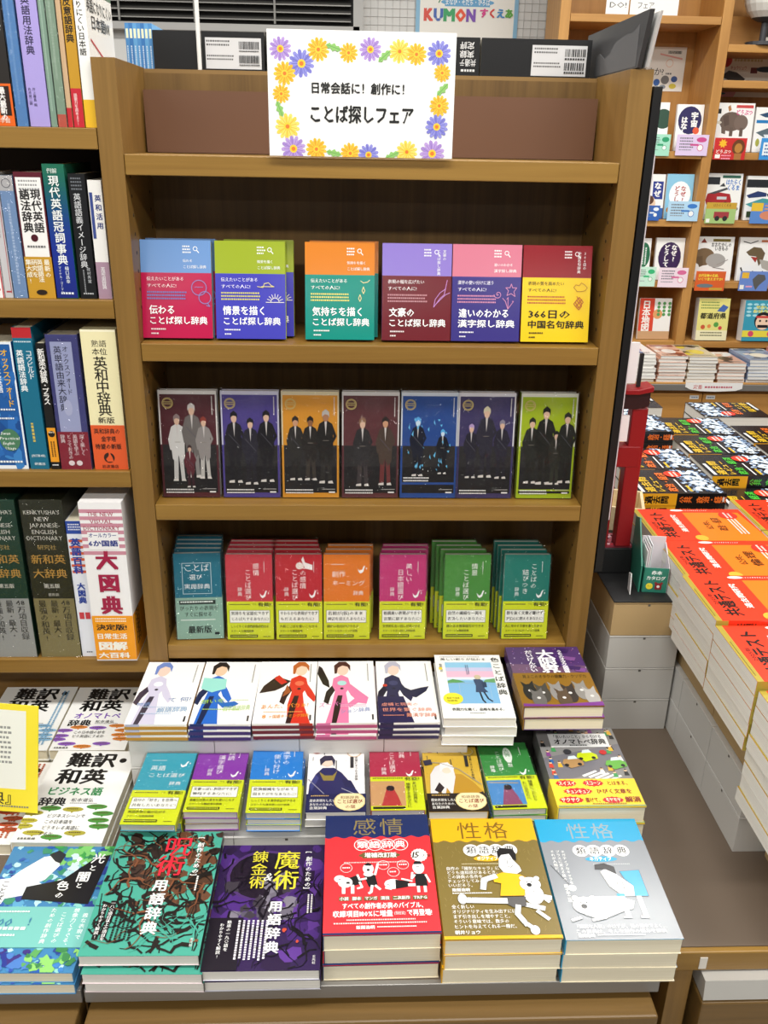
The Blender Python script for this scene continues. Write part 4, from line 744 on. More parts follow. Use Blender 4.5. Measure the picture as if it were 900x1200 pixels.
hkb = [('V', 91, 16, 5.2, '雅な表現で', 'f2f6f4', {'p': 1.12}), ('V', 82, 4, 5.2, '想像力くすぐる、', 'f2f6f4', {'p': 1.02}), ('V', 72, 14, 5.2, 'ことば選びの', 'f2f6f4', {'p': 1.08}), ('V', 62, 4, 5.2, 'ための創作辞典', 'f2f6f4', {'p': 1.06}), ('T', 8, 26, 13, '1000', '3a7aa0', {'s': .25}), ('T', 46, 24, 12, '!', '3a7aa0'), ('G', 4, 12, 40, 1, 2, 'f2f6f4'), ('G', 4, 52, 40, 1, 4, 'f2f6f4'), ('G', 2, 70, 38, 1, 2.4, 'f2f6f4'), ('G', 2, 86, 22, 1, 3, 'f2f6f4')]
o = book('reference_paperback', 'blue painterly paperback with a turquoise band, on top of stack', .148, .21, .0165, '3f7fae', hk, spine='R', pg='c', rough=.3, group='painterly paperbacks at the left end of the front row')
bb = MB(); bb.box(0, .036, .0166, .148, .1, .0182, M('76bcb4', .3)); draw(bb, hkb, .148, .064, lambda a, b_, l: (a, b_+.036, .0182+l), rough=.3); bb.build('paper_band', o)
lie(o, -.1745, -.522, .5382+.0005, -.02); 
for i in (1,): d = dup(o, 'blue painterly paperback with a turquoise band, second down in stack', 'painterly paperbacks at the left end of the front row'); lie(d, -.1735, -.525, .5215, -.012)

# white phrase dictionaries of the left counter
def nanyaku(sub, subc, ova, lines, vert=None):
    a = [('T', 18, 2.5, 29, '難訳', '111111', {'b': .038, 'w': 60}), ('C', 86, 11.5, 4.4, '111111'), ('T', 14, 22, 29, '和英', '111111', {'b': .038, 'w': 60}), ('T', 12, 43, 15, sub, subc, {'b': .035, 'w': min(74, len(sub)*13)}), ('T', 8, 54.5, 15, '辞典', '111111', {'b': .035, 'w': 32}), ('T', 45, 55, 6.6, '松本道弘', '222222', {'w': 26}), ('G', 45, 60, 32, 1, 1.6, '888888')]
    r = random.Random(3)
    for i, (x, y) in enumerate(((26, 66), (52, 67), (78, 64), (8, 71), (88, 71), (6, 79), (86, 78), (4, 84.5), (90, 84), (20, 91), (42, 95), (66, 91))): a += [('E', x, y, 12, 2.5, ova[i % 2]), ('P', [x-2, y+2, x+2, y+2, x, y+4], ova[i % 2]), ('G', x-7, y-.9, 14, 1, 2, '5a4a2a')]
    for i, s in enumerate(lines): a.append(('T', 26 if len(lines) > 2 else 22, 72+i*6, 6.8, s, '222222', {'w': len(s)*5.4}))
    if vert: a += [('V', 88, 5+0, 3, '現代人の', 'aaaaaa')]
    return a+[('G', 6, 96, 18, 1, 3.6, '6a6a6a')]
NG = 'white phrase dictionaries on the left counter'
o = book('phrase_dictionary', 'white phrase dictionary with green lettering and olive ovals, on top of stack', .131, .207, .0205, 'f3f3f0', nanyaku('ビジネス語', '2a8a4a', ('4a8a3a', 'a8a03a'), ('ビジネスシーンで', 'この日本語を', 'どうキレる英語に', 'するか')), pg='c', group=NG)
lie(o, -.175, -.3115, .5422, -.03); d = dup(o, 'white phrase dictionary with green lettering and olive ovals, second down in stack', NG); lie(d, -.1745, -.309, .5211, -.025)
o = book('phrase_dictionary', 'white phrase dictionary with violet lettering, on top of stack', .125, .183, .0195, 'f3f3f0', nanyaku('オノマトペ', '7a4ab0', ('d8823a', '8a5ab8'), ('この日本語の妙を', 'どう英語にするか')), pg='c', group=NG)
lie(o, -.187, -.1, .5401, -.003); d = dup(o, 'white phrase dictionary with violet lettering, second down in stack', NG); lie(d, -.1865, -.099, .5202, -.008)
o = book('phrase_dictionary', 'white phrase dictionary with pale blue ovals, on top of stack behind the yellow notice', .129, .185, .0195, 'f3f3f0', nanyaku('口語', '111111', ('8ab8d8', '6aa8d0'), ('この日本語を', 'どう英語にするか'), None)+[('VG', 84, 8, 2, 84, 3, '7aa8c8')], pg='c', group=NG)
lie(o, -.319, -.1, .5401, .0); d = dup(o, 'white phrase dictionary with pale blue ovals, second down in stack', NG); lie(d, -.318, -.101, .5202, .005)
o = book('phrase_dictionary', 'white phrase dictionary with red vertical lettering and rust ovals, behind the yellow notice', .13, .186, .02, 'f1f0ec', nanyaku('語', '111111', ('b84a2a', 'c89a3a'), ('この', 'どう'))+[('VG', 84, 3, 2, 90, 3.4, 'b05a3a')], pg='c', group=NG)
lie(o, -.3155, -.2885, .5202, -.03)
# yellow notice card
nt_ = thing('notice_card', 'yellow framed notice card with lines of small print at the left edge', 'sign', (-.36, -.26, .5215))
b = MB(); b.box(0, -.001, .04, .216, .001, .217, M('ffe93a', .5)); draw(b, [('R', 3, 5, 89, 73, 'f8f7ea'), ('G', 10, 20, 72, 8, 2.2, '9a9a94'), ('V', 60, 80, 0.1, ' ', '333333'), ('T', 58, 80, 11.5, '辞典』', '2a2a2a', {'w': 30}), ('G', 50, 94, 44, 1, 1.6, '8a8a7a')], .216, .177, lambda a, c, l: (a, -.001-l, c+.04), rough=.5); b.build('printed_card', nt_)
b = MB(); b.cyl((.1, .004), .003, 0, .06, M('d8d8d8', .3), 10); b.box(.06, -.02, -.0005, .14, .03, .003, M('d8d8d8', .3)); b.build('card_stand', nt_)
nt_.rotation_euler = (-.12, .1, 0); nt_.location = (-.372, -.262, .5495)
#SECTION3
# ------------------------------------------------------------------ left bookcase: dictionaries spine out
def sp(label, x0, x1, z, h, d, col, spine_art, group, tilt=0, pg='c', hard=False, wrap=None, slip=False, y=.01, front=(), band=None, side=None):
    t = x1-x0-.0012
    o = book('dictionary', label, d, h, t, side or col, front, spine='L', spine_art=[('R', 0, 0, 100, 100, col)]+list(spine_art), spine_col=col, group=group, pg=pg, hard=hard, wrap=wrap, slip=slip, band=band, rough=.34)
    return spine_out(o, x0+.0004, y, z+.0004, tilt)
GT, GR_, GS, GU = ('dictionaries on the left bookcase, %s shelf' % s for s in ('top', 'second', 'third', 'bottom'))
z = 1.51
sp('black and orange dictionary with white spine lettering at the left end of the top shelf', -.182, -.143, z, .2, .14, '26221f', [('V', 42, 4, 50, '新語辞典', 'f4f2ee', {'b': .04, 'p': 1.05}), ('R', 0, 74, 100, 26, 'e0641e'), ('R', 6, 75.5, 40, 18, '2a1c14'), ('V', 8, 76, 24, '英語語辞典', 'f4f2ee', {'p': .9, 'b': .03}), ('R', 52, 75.5, 40, 18, '2a1c14'), ('V', 54, 76, 24, '最大最新の', 'f4f2ee', {'p': .9, 'b': .03}), ('T', 30, 95, 18, '小学館', 'f4e4d4')], GT)
sp('slim sky blue book in a loose sleeve on the top shelf', -.1415, -.126, z, .2, .14, '5a8cc8', [('VG', 34, 8, 1, 78, 22, '7aa4d4')], GT, wrap=FILM)
sp('lavender English usage dictionary with dark spine lettering on the top shelf', -.124, -.0965, z, .2, .14, 'a89ad8', [('V', 22, 22, 44, '英語用法辞典', '2a2444', {'b': .02, 'p': 1.0}), ('V', 30, 76, 16, '井上義昌 編', '4a4266'), ('V', 8, 76, 16, '丸井晃二朗', '4a4266')], GT)
sp('thin grey-green book on the top shelf beside the lavender dictionary', -.096, -.087, z, .2, .13, '7a9484', [('VG', 30, 10, 1, 80, 24, '9ab4a4')], GT)
sp('pale green book with faint lettering in a clear wrap on the top shelf', -.0865, -.074, z, .196, .13, '8aa48e', [('VG', 30, 10, 1, 60, 30, 'a8beac'), ('R', 0, 92, 100, 8, 'c85a4a')], GT, wrap=FILM)
sp('thin beige book with a red foot on the top shelf', -.0735, -.066, z, .2, .13, 'c8a884', [('R', 0, 0, 100, 20, 'b05a3a'), ('R', 0, 88, 100, 12, 'c02a34')], GT)
sp('golden brown antonym dictionary with a red foot on the top shelf', -.0655, -.0505, z, .2, .13, 'c09028', [('V', 8, 12, 78, '英語反意語辞典', '1c1610', {'b': .03, 'p': .98}), ('R', 0, 76, 100, 24, 'c02634'), ('V', 22, 79, 36, '語彙力を高めよう!', 'f4e4e0', {'p': .9})], GT)
sp('white book with black-lettered cover and spine at the top shelf right end', -.05, -.034, z, .192, .14, 'f0efea', [('V', 12, 2, 62, '英語になりにくい日本語', '1c1c1c', {'b': .02, 'p': 1.0}), ('R', 0, 82, 100, 18, 'e8b82a')], GT, side='f0efea',
   front=[('R', 0, 0, 100, 14, '5e7a66'), ('T', 6, 5, 10, '英語になりにくい', 'e8e8e2', {'w': 88}), ('T', 4, 18, 13, '英語になりにくい', '2a2a2a', {'w': 92, 'b': .02}), ('T', 14, 28, 13, '日本語101', '2a2a2a', {'w': 70, 'b': .02}), ('L', [8, 44, 80, 60], 2, 'c84a4a'), ('G', 10, 64, 70, 3, 3, '8a8a8a')])
z = 1.28
sp('thin white and red English book at the left edge of the second shelf', -.206, -.1915, z, .17, .13, 'f0eeec', [('V', 10, 14, 80, '英語', 'c8303c', {'b': .03}), ('R', 0, 90, 100, 10, 'f0eeec'), ('C', 50, 93, 20, 'c8303c'), ('R', 86, 0, 14, 100, 'c0454c')], GR_)
sp('grey book with a red line down its spine on the second shelf', -.191, -.1785, z, .166, .13, 'c4c2c4', [('R', 80, 4, 8, 92, 'a83a44'), ('R', 20, 94, 68, 1.4, 'a83a44'), ('V', 16, 40, 34, '英語文法', '6a6a70'), ('R', 0, 0, 100, 4, 'c8404a')], GR_)
sp('pale blue book with slanting lettering in a clear wrap on the second shelf', -.178, -.158, z, .167, .13, '7d9cc8', [('R', 0, 0, 100, 12, 'c4c2c4'), ('O', 50, 6, 34, 6, '6a6a70'), ('VG', 40, 22, 1, 66, 22, 'b4c8e4')], GR_, wrap=FILM)
sp('white dictionary with maroon edges and a gold band on the second shelf', -.157, -.1172, z, .172, .14, '5c1c2a', [('R', 5, 4, 90, 96, 'efeeeb'), ('G', 14, 6, 70, 3, 8, '9a9a9a'), ('V', 51, 13, 38, '現代英語', '1c1a1a', {'b': .03, 'p': 1.0}), ('V', 12, 13, 38, '語法辞典', '1c1a1a', {'b': .03, 'p': 1.0}), ('C', 48, 51, 13, '4a1420'), ('G', 18, 57, 66, 1, 9, '6a6a6a'), ('R', 0, 66, 100, 34, 'c4942c'), ('V', 70, 68, 22, '最新の', 'f6f0dc', {'b': .02}), ('V', 44, 68, 22, '英語語法', 'f6f0dc', {'b': .02, 'p': .95}), ('V', 24, 68, 22, '研究を', 'f6f0dc', {'b': .02}), ('V', 3, 68, 22, '集大成!', 'f6f0dc', {'b': .02}), ('E', 50, 95, 20, 2.2, '2a2018')], GR_)
gr = [('R', 0, i*3.2, 100, 3.4, c) for i, c in enumerate(['1e6a52', '1d6854', '1c6656', '1b6459', '1a625c', '195e60', '185a64', '185669', '18526e', '184e73', '184a78', '18467c', '184280', '183e83', '193b86', '193888', '19358a', '1a338b', '1a318c', '1a308c', '1a2f8c', '1a2f8c', '1a2e8b', '1a2e8a', '1a2d88', '1a2c86', '1a2b84', '1a2a82', '1a2a80', '1a297e', '1a287c'])]
sp('glossy dictionary with a spine fading from green to blue on the second shelf', -.1165, -.0855, z, .183, .14, '1e6a52', gr+[('T', 20, 3, 24, '例解', 'd8e4dc'), ('V', 22, 8, 50, '現代英語冠詞事典', 'eef2f0', {'b': .02, 'p': 1.02}), ('V', 52, 75, 20, '樋口昌幸', 'e4ecf4'), ('V', 22, 75, 14, 'マイケル・ゴーマン', 'e4ecf4'), ('G', 22, 95, 56, 1, 12, 'e4ecf4')], GR_)
sp('black dictionary of English word images with grey lettering on the second shelf', -.0825, -.0585, z, .171, .13, '16171a', [('G', 14, 3, 70, 4, 12, '6a6e74'), ('V', 20, 15, 46, '英語語義イメージ辞典', 'd8dadc', {'p': .97}), ('V', 54, 74, 24, '政村秀實', 'b4b6ba'), ('VG', 30, 76, 1, 18, 10, '8a8c90'), ('G', 20, 95, 60, 1, 12, 'b4b6ba')], GR_)
sp('white and mauve dictionary at the right end of the second shelf', -.0565, -.0365, z, .163, .13, 'eceae6', [('R', 0, 68, 100, 32, 'a88a9c'), ('V', 40, 12, 50, '英和活用', '2a3a7a', {'b': .03, 'p': 1.3}), ('V', 34, 72, 34, '英語活用辞典', 'f4f0f2', {'p': .8}), ('R', 6, 10, 22, 38, '3a4a8a')], GR_)
z = 1.015
sp('blue glossy usage dictionary with yellow lettering, leftmost on the third shelf', -.259, -.1925, z, .2, .15, '1f5aa0', [('R', 0, 0, 4, 100, 'e8eef4'), ('R', 96, 0, 4, 100, 'e8eef4'), ('R', 0, 0, 100, 1.6, 'e8eef4'), ('R', 0, 97, 100, 3, 'e8eef4')]+blobs(['2a6ab4', '1a4a8c', '3a80c4', '245fa8'], 26, 3, 8, 6, 92, 92, 14)+[('V', 72, 5, 18, 'オックスフォード', 'e8b43a', {'b': .02, 'p': .95}), ('V', 50, 5, 18, '実例現代英語', 'e8eef4', {'b': .02, 'p': .95}), ('V', 30, 5, 18, '用法辞典', 'e8b43a', {'b': .02, 'p': .95}), ('R', 30, 32, 12, 12, 'c02a34'), ('G', 34, 51, 56, 1, 5, 'e8eef4'), ('G', 44, 58, 40, 1, 5, 'e8eef4'), ('E', 66, 76, 24, 9, '4a7a5a'), ('T', 46, 69, 10, 'Swan', 'f0f4f0', {'s': .2}), ('T', 42, 73, 10, 'Practical', 'f0f4f0', {'s': .2, 'w': 46}), ('T', 48, 77, 10, 'English', 'f0f4f0', {'s': .2}), ('T', 52, 81, 10, 'Usage', 'f0f4f0', {'s': .2}), ('G', 30, 93, 58, 1, 6, 'f0f4f0')], GS)
sp('teal grammar dictionary with a red head on the third shelf', -.1905, -.161, z, .222, .15, '176a86', [('R', 0, 0, 100, 7, 'b8282e'), ('G', 6, 9, 86, 1, 9, 'c8dce4'), ('V', 56, 15, 36, 'コウビルド', 'eef4f6', {'b': .015, 'p': .86}), ('V', 8, 15, 38, '英語語法辞典', 'eef4f6', {'b': .025, 'p': 1.0}), ('VG', 34, 66, 1, 14, 16, 'c8b45a'), ('T', 14, 89, 16, '[改訂第4版]', 'eef4f6', {'w': 74}), ('T', 24, 95, 17, '研書店', 'eef4f6', {'w': 60})], GS)
sp('narrow black dictionary with an orange band and white lettering on the third shelf', -.158, -.1438, z, .199, .14, '191817', [('V', 8, 4, 82, '新和英大辞典・プラス', 'f4f2ee', {'b': .02, 'p': .8}), ('R', 0, 66, 100, 28, 'e89a24'), ('C', 50, 71, 40, '1c1814'), ('T', 14, 68.5, 34, '400', 'f4e8d0', {'w': 70}), ('VG', 26, 77, 2, 12, 18, '4a2c10'), ('R', 0, 94, 100, 6, '191817'), ('G', 14, 96, 74, 1, 18, 'f0f0f0')], GS)
sp('purple and crimson etymology dictionary sealed in clear film on the third shelf', -.1425, -.0945, z, .212, .16, '43447e', [('R', 12, 5, 68, 66, 'a8aed4'), ('V', 48, 8, 20, 'オックスフォード', '22223e', {'p': 1.0}), ('V', 20, 8, 27, '英単語由来大辞典', '1c1c36', {'b': .01, 'p': 1.0}), ('E', 46, 53, 14, 6, 'b8bcdc'), ('R', 0, 71, 100, 29, '8e2436'), ('V', 70, 73, 16, '深く楽しく', 'f2e4e6', {'p': .9}), ('V', 48, 73, 16, '英語を学ぶ', 'f2e4e6', {'p': .9}), ('V', 28, 73, 16, 'とっておきの', 'f2e4e6', {'p': .9}), ('V', 8, 73, 16, '辞典', 'f2e4e6', {'p': .9}), ('E', 36, 95, 10, 2, 'f2e4e6'), ('E', 62, 95, 10, 2, 'f2e4e6')], GS, wrap=FILM2)
sp('thick cream English Japanese dictionary with an orange foot on the third shelf', -.0905, -.0375, z, .22, .16, 'ebe2b4', [('R', 0, 0, 100, 1.4, 'f4eed0'), ('T', 28, 7, 21, '熟語', '2a2622', {'w': 44}), ('T', 28, 12.5, 21, '本位', '2a2622', {'w': 44}), ('V', 28, 18, 41, '英和中辞典', '1c1a18', {'b': .015, 'p': .86}), ('T', 24, 61, 21, '新版', '2a2622', {'w': 50}), ('R', 0, 67, 100, 33, 'dd5a2c'), ('T', 8, 69.4, 18, '英和辞典の', '33201a', {'w': 78, 'b': .02}), ('T', 28, 75, 18, '金字塔', '33201a', {'w': 44, 'b': .02}), ('T', 8, 80.6, 18, '待望の新版', '33201a', {'w': 78, 'b': .02}), ('C', 46, 91, 16, '33201a'), ('P', [36, 92, 44, 90, 48, 87, 56, 91, 58, 94, 40, 94], 'dd5a2c'), ('C', 48, 87.6, 3, 'dd5a2c'), ('T', 22, 96.2, 12, '岩波書店', '33201a', {'w': 50})], GS, slip=True)
z = .672
ken = [('T', 6, 5.5, 15, "KENKYUSHA'S", 'd8d6cc', {'w': 86}), ('T', 30, 9.4, 16, 'NEW', 'd8d6cc', {'w': 36}), ('T', 16, 13.2, 16, 'JAPANESE-', 'd8d6cc', {'w': 74}), ('T', 20, 17.2, 16, 'ENGLISH', 'd8d6cc', {'w': 60}), ('T', 6, 21, 16, 'DICTIONARY', 'd8d6cc', {'w': 86}), ('T', 28, 27, 14, '研究社', 'b4985a', {'w': 46}), ('T', 8, 33, 27, '新和英', 'c89a4a', {'w': 84, 'b': .015}), ('T', 8, 42, 27, '大辞典', 'c89a4a', {'w': 84, 'b': .015}), ('T', 30, 51.5, 13, '第五版', 'd8d6cc', {'w': 40, 'b': .02})]
kenb = [('V', 68, 66, 21, '万項目収録', '1c1c1a', {'p': .95}), ('T', 66, 61.5, 20, '48', '1c1c1a', {'w': 24}), ('V', 40, 62, 20, '最新・最大・', '1c1c1a', {'p': .95}), ('V', 10, 62, 21, '最強の和英!', '1c1c1a', {'p': .95})]
sp('dark green dictionary with a silver band, leftmost on the bottom shelf', -.291, -.2245, z, .29, .2, '1c3f30', ken+[('R', 0, 61, 100, 39, 'a4a6a4')]+kenb, GU, slip=True, wrap=FILM)
sp('dark olive Japanese English dictionary with a tan band on the bottom shelf', -.2175, -.1495, z, .29, .2, '2a2c1e', ken+[('T', 38, 57.5, 9, '普及装', 'c8c6bc'), ('R', 0, 61, 100, 39, '8a8058')]+kenb, GU, slip=True, wrap=FILM)
sp('slim white and blue visual dictionary with red stripes on the bottom shelf', -.1488, -.1212, z, .254, .2, 'e6e9f2', [('R', 0, 0, 100, 9, '2a4aa0'), ('G', 12, 2, 74, 3, 10, 'e6e9f2')]+[('R', 6, 13+i*4.4, 88, 1.9, 'd8603c') for i in range(6)]+[('V', 16, 12, 60, '英語百科', '24429c', {'b': .05, 'p': 1.04}), ('V', 22, 44, 50, '大図典', '24429c', {'b': .05, 'p': 1.0}), ('R', 14, 66, 30, 5, 'c8404a'), ('R', 52, 66, 30, 5, 'c8404a'), ('G', 30, 96, 40, 1, 10, '5a5a6a')], GU)
st = [('R', 0, 4+i*4.2, 100, 2.2, 'c88a9a') for i in range(7)]
sp('large white boxed visual dictionary with crimson characters and an orange band on the bottom shelf', -.1205, -.0515, z, .292, .19, 'f0eeee', st+[('T', 18, 5, 15, 'THE NEW', 'a83a58', {'w': 62, 'b': .01}), ('T', 22, 9.4, 15, 'VISUAL', 'a83a58', {'w': 54, 'b': .01}), ('T', 6, 13.4, 15, 'DICTIONARY', 'a83a58', {'w': 86, 'b': .01}), ('R', 14, 17.6, 72, 10.6, 'f0eeee'), ('T', 16, 18, 13, 'オールカラー', '2c3a86', {'w': 66, 'b': .02}), ('T', 14, 22.4, 17, '6か国語', '2c3a86', {'w': 70, 'b': .04}), ('V', 26, 29, 52, '大図典', 'a01c44', {'b': .05, 'p': 1.17}), ('R', 0, 70, 100, 29, 'ee9a16'), ('G', 8, 71.5, 76, 2, 4, 'f6ecd8'), ('T', 8, 75.5, 18, '決定版!', '1c1816', {'w': 76, 'b': .04}), ('T', 6, 81.5, 17, '日常生活', 'f6f2e8', {'w': 76, 'b': .03}), ('T', 8, 87, 26, '図解', 'f6f2e8', {'w': 72, 'b': .05}), ('T', 6, 95-.8, 17, '大百科', 'f6f2e8', {'w': 78, 'b': .04})], GU, slip=True, y=-.004,
   front=[('R', 0, 70, 100, 29, 'ee9a16'), ('R', 8, 70, 14, 22, '2a2622'), ('VG', 10, 71, 2, 20, 4, 'ee9a16'), ('R', 40, 74, 46, 1.4, 'f6ecd8')], side='f0eeee')
# ------------------------------------------------------------------ books along the rear unit's top, seen from the back
def barcode(x, y, w, h, seed):
    r = random.Random(seed); a = []; xx = x
    while xx < x+w: d = .4+r.random()*.9; a.append(('R', xx, y, d, h, '1a1a1a')); xx += d+.4+r.random()*.7
    return a+[('G', x, y+h+1.5, w, 1, 2, '3a3a3a')]
def lbl(x, w): return [('R', x, 7, w, 36, 'd2d2d4'), ('G', x+2, 10, w*.42, 2, w*.035, '5a5a5a'), ('G', x+2, 27, w*.48, 2, w*.032, '5a5a5a')]+barcode(x+w*.6, 11, w*.36, 9, 3)+barcode(x+w*.6, 27, w*.36, 9, 4)
def backbook(x, w, art, lab, d=.12, h=.118, turn=False):
    o = thing('exam_book', lab, 'book', (x, .205, 1.5312), 'black books along the rear unit')
    b = MB(); b.box(0, 0, 0, w, .0014, h, M('151517', .35)); b.box(0, d-.0014, 0, w, d, h, M('151517', .35)); b.box(w-.0014, .0014, 0, w, d-.0014, h, M('151517', .35))
    draw(b, art, w, h, (lambda a, c, l: (w-a, -l, h-c)) if turn else (lambda a, c, l: (a, -l, c)), rough=.35); b.build('cover', o)
    b = MB(); b.box(.0003, .0014, .0005, w-.0014, d-.0014, h-.001, pages('page_edge_top', 'd2c8ae', 'f0e9d6', 'y', 700)); b.build('page_block', o)
    return o
backbook(.0105, .066, [], 'plain black book left of the white sign rod on the rear unit')
backbook(.0845, .094, lbl(5, 90), 'black book with a barcode label, right of the white sign rod on the rear unit')
backbook(.181, .155, [], 'plain black book hidden behind the flower sign on the rear unit')
backbook(.3375, .171, [('T', 5, 86, 6.4, '定評', 'dcdcdc', {'w': 13, 'b': .02}), ('T', 5, 76, 6.4, '実録', 'dcdcdc', {'w': 13, 'b': .02}), ('T', 3, 66, 6.4, '共通テ', 'dcdcdc', {'w': 15, 'b': .02}), ('G', 4, 60, 12, 1, 2.4, 'dcdcdc')], 'black book with upside-down white lettering right of the flower sign on the rear unit', turn=True)
backbook(.511, .171, lbl(46, 50), 'black book with a barcode label at the right end of the rear unit')
for i in range(7):
    o = book('thin_blue_book', f'thin light blue booklet, {["first", "second", "third", "fourth", "fifth", "sixth", "seventh"][i]} from the left beside the black books', .12, .127, .0058, ['5a9ad0', '3a7fc0', '6aa8d8'][i % 3], [], spine='L', spine_art=[('R', 0, 0, 100, 100, ['4a8ac8', '3474b8', '5e9ed4'][i % 3]), ('R', 20, 6, 60, 10, 'e4e8c8'), ('VG', 24, 24, 1, 50, 40, 'c8dcf0')], group='thin blue booklets beside the black books')
    spine_out(o, -.031+i*.0058, .21, 1.5312)
o = thing('sign_rod', 'thin white upright sign rod among the black books on the rear unit', 'stand', (.0805, .198, 1.5312))
b = MB(); b.cyl((0, 0), .0032, 0, .2, M('e8e8e6', .3), 12); b.build('rod', o); b = MB(); b.box(-.02, -.004, 0, .003, .003, .003, M('e8e8e6', .3)); b.build('foot', o)

# dark grey board and black panel at the right of the bookcase
o = thing('display_board', 'dark grey board with torn paper remains, leaning at the top right of the bookcase', 'board', (.695, .29, 1.5975))
b = MB(); b.prism([(-.292, .0), (.0, .0), (.0, .066), (-.322, .066)], 0, .006, M('3b3b3d', .4), 'x'); b.build('board', o)
b = MB(); r = random.Random(2); pts = [(-.285, .002), (-.06, .002)]+[(-.06-i*.028, .016+.014*r.random()+i*.0035) for i in range(9)]
b.prism(pts, -.0006, .0, M('58585a', .6), 'x'); b.build('torn_paper', o)
o2 = thing('white_panel', 'white card edge behind the dark grey board at the top right', 'board', (.706, .29, 1.5975)); b = MB(); b.prism([(-.30, 0), (0, 0), (0, .063), (-.332, .063)], 0, .003, M('dedddb', .5), 'x'); b.build('card', o2)
o = thing('easel_panel', 'tall black panel leaning against the right side of the centre bookcase', 'panel', (.722, .0, .84))
b = MB(); b.box(0, 0, 0, .0125, .36, .736, M('121112', .35)); b.build('panel', o, bevel=.001)
o.rotation_euler = (0, 0, 0)
o = thing('poster_sheet', 'white and pink poster sheet edge on the far side of the black panel', 'poster', (.7375, .012, .93)); b = MB()
b.box(0, 0, 0, .0022, .33, .56, M('e6dde0', .5)); b.box(.0022, .006, .02, .0028, .32, .2, M('d8b8c4', .5)); b.build('sheet', o)

# ------------------------------------------------------------------ aisle cartons, mat, gate ornament, leaflet holder
GC = 'cartons stacked behind the bare counter'
for k in range(4):
    carton(f'{"white carton" if k < 3 else "kraft brown carton"} in the pile behind the bare counter, {["lowest", "second from the bottom", "third from the bottom", "topmost, under the black mat"][k]}', .7625, 0, .5203+k*.0655, .1225, .178, .065, WHITEBOX if k < 3 else KRAFT, group=GC)
o = thing('mat', 'black flat mat covering the top carton, holding the red gate ornament', 'mat', (.762, 0, .7825)); b = MB()
b.box(-.001, -.002, 0, .125, .42, .0022, M('161617', .55)); b.build('mat_sheet', o, bevel=.0005)
carton('carton supporting the far half of the black mat', .7625, .182, .5203, .1225, .24, .2612, KRAFT, group=GC)
o = thing('gate_ornament', 'small red shrine gate ornament on a black base behind the black panel', 'ornament', (.79, .125, .7848))
RED = M('8e0d15', .4); 
b = MB(); b.prism([(-.04, 0), (.032, 0), (.028, .05), (-.036, .05)], -.02, .04, M('161617', .5), 'y'); b.build('base', o, bevel=.002)
b = MB(); b.box(-.034, -.018, .0502, .027, .036, .0545, M('8a2a3a', .6)); r = random.Random(3)
for _ in range(26): x, y = r.uniform(-.032, .02), r.uniform(-.016, .03); b.box(x, y, .0545, x+.006, y+.003, .056, M(r.choice(['c03040', 'd8b0b8', '3a1a20']), .6))
b.build('patterned_cloth', o)
for x in (-.033, .0085):
    b = MB(); b.prism([(x-.0135, -.023), (x+.0135, -.023), (x+.0135, .003), (x-.0135, .003)], .0545, .31, RED); b.build('pillar', o, bevel=.002)
b = MB(); b.box(-.048, -.024, .205, .018, .004, .243, RED); b.build('lower_beam', o, bevel=.002)
b = MB(); b.prism([(-.049, .314), (-.02, .309), (.0, .309), (.021, .314), (.021, .34), (.0, .335), (-.02, .335), (-.049, .34)], -.026, .006, M('2a1012', .4), 'y'); b.build('top_beam', o, bevel=.001)
b = MB(); b.prism([(-.0495, .34), (-.02, .335), (.0, .335), (.024, .34), (.024, .349), (.0, .343), (-.02, .343), (-.0495, .349)], -.03, .01, RED, 'y'); b.build('roof_cap', o, bevel=.001)
b = MB(); b.prism([(-.046+.02*math.cos(i*.2244), .125+.055*math.sin(i*.2244)) for i in range(-7, 8)], -.034, -.028, M('efeceb', .5), 'y'); b.build('round_white_plaque', o)
b = MB(); b.box(-.047, -.033, .255, -.012, -.028, .3, M('efeceb', .5)); b.build('white_plaque', o)
b = MB(); b.box(-.047, -.02, .352, -.006, -.015, .42, M('eceaea', .5)); b.box(.0, -.012, .344, .006, -.006, .40, M('161617', .5)); b.build('name_cards', o)
o = thing('wooden_tray', 'pale wooden tray edge between the gate ornament and the black books', 'tray', (.835, .33, .7848)); b = MB(); wt = wood('pale_pine', 'cdb78c', 'e0cda8', 'x')
for q in ((0, 0, 0, .11, .006, .05), (0, .1, 0, .11, .106, .05), (0, .006, 0, .006, .1, .05), (.104, .006, 0, .11, .1, .05), (.006, .006, 0, .104, .1, .005)): b.box(*q, wt)
b.build('tray', o); o.location = (.79, .31, .7848); o.rotation_euler = (0, 0, -.25)
o = thing('leaflet_holder', 'small green leaflet holder with white lettering on the black mat', 'holder', (.818, .032, .785))
GRN = M('2c7a66', .45); LIN = M('d8cfd4', .5); b = MB()
b.box(0, 0, 0, .043, .0012, .047, GRN); b.prism([(0, 0), (.05, 0), (.05, .06), (.0, .047)], 0, .0012, GRN, 'x'); b.prism([(0, 0), (.05, 0), (.05, .075), (.0, .047)], .0418, .043, LIN, 'x')
b.box(.001, .05, 0, .042, .0515, .085, LIN); b.box(0, 0, 0, .043, .05, .001, GRN)
draw(b, [('T', 30, 10, 19, '赤本', 'f0f4f0', {'b': .03, 'w': 42}), ('T', 12, 32, 19, 'カタログ', 'f0f4f0', {'b': .03, 'w': 76}), ('C', 28, 74, 14, 'e8d83a'), ('T', 20, 68, 9, 'ミニ', '2a2a1a', {'w': 16}), ('R', 50, 60, 26, 26, '8a2028'), ('C', 63, 74, 6, 'f0e8e0'), ('C', 52, 60, 5, '8a2028'), ('C', 75, 60, 5, '8a2028')], .043, .047, lambda a, c, l: (a, -l, c)); b.build('holder_box', o)
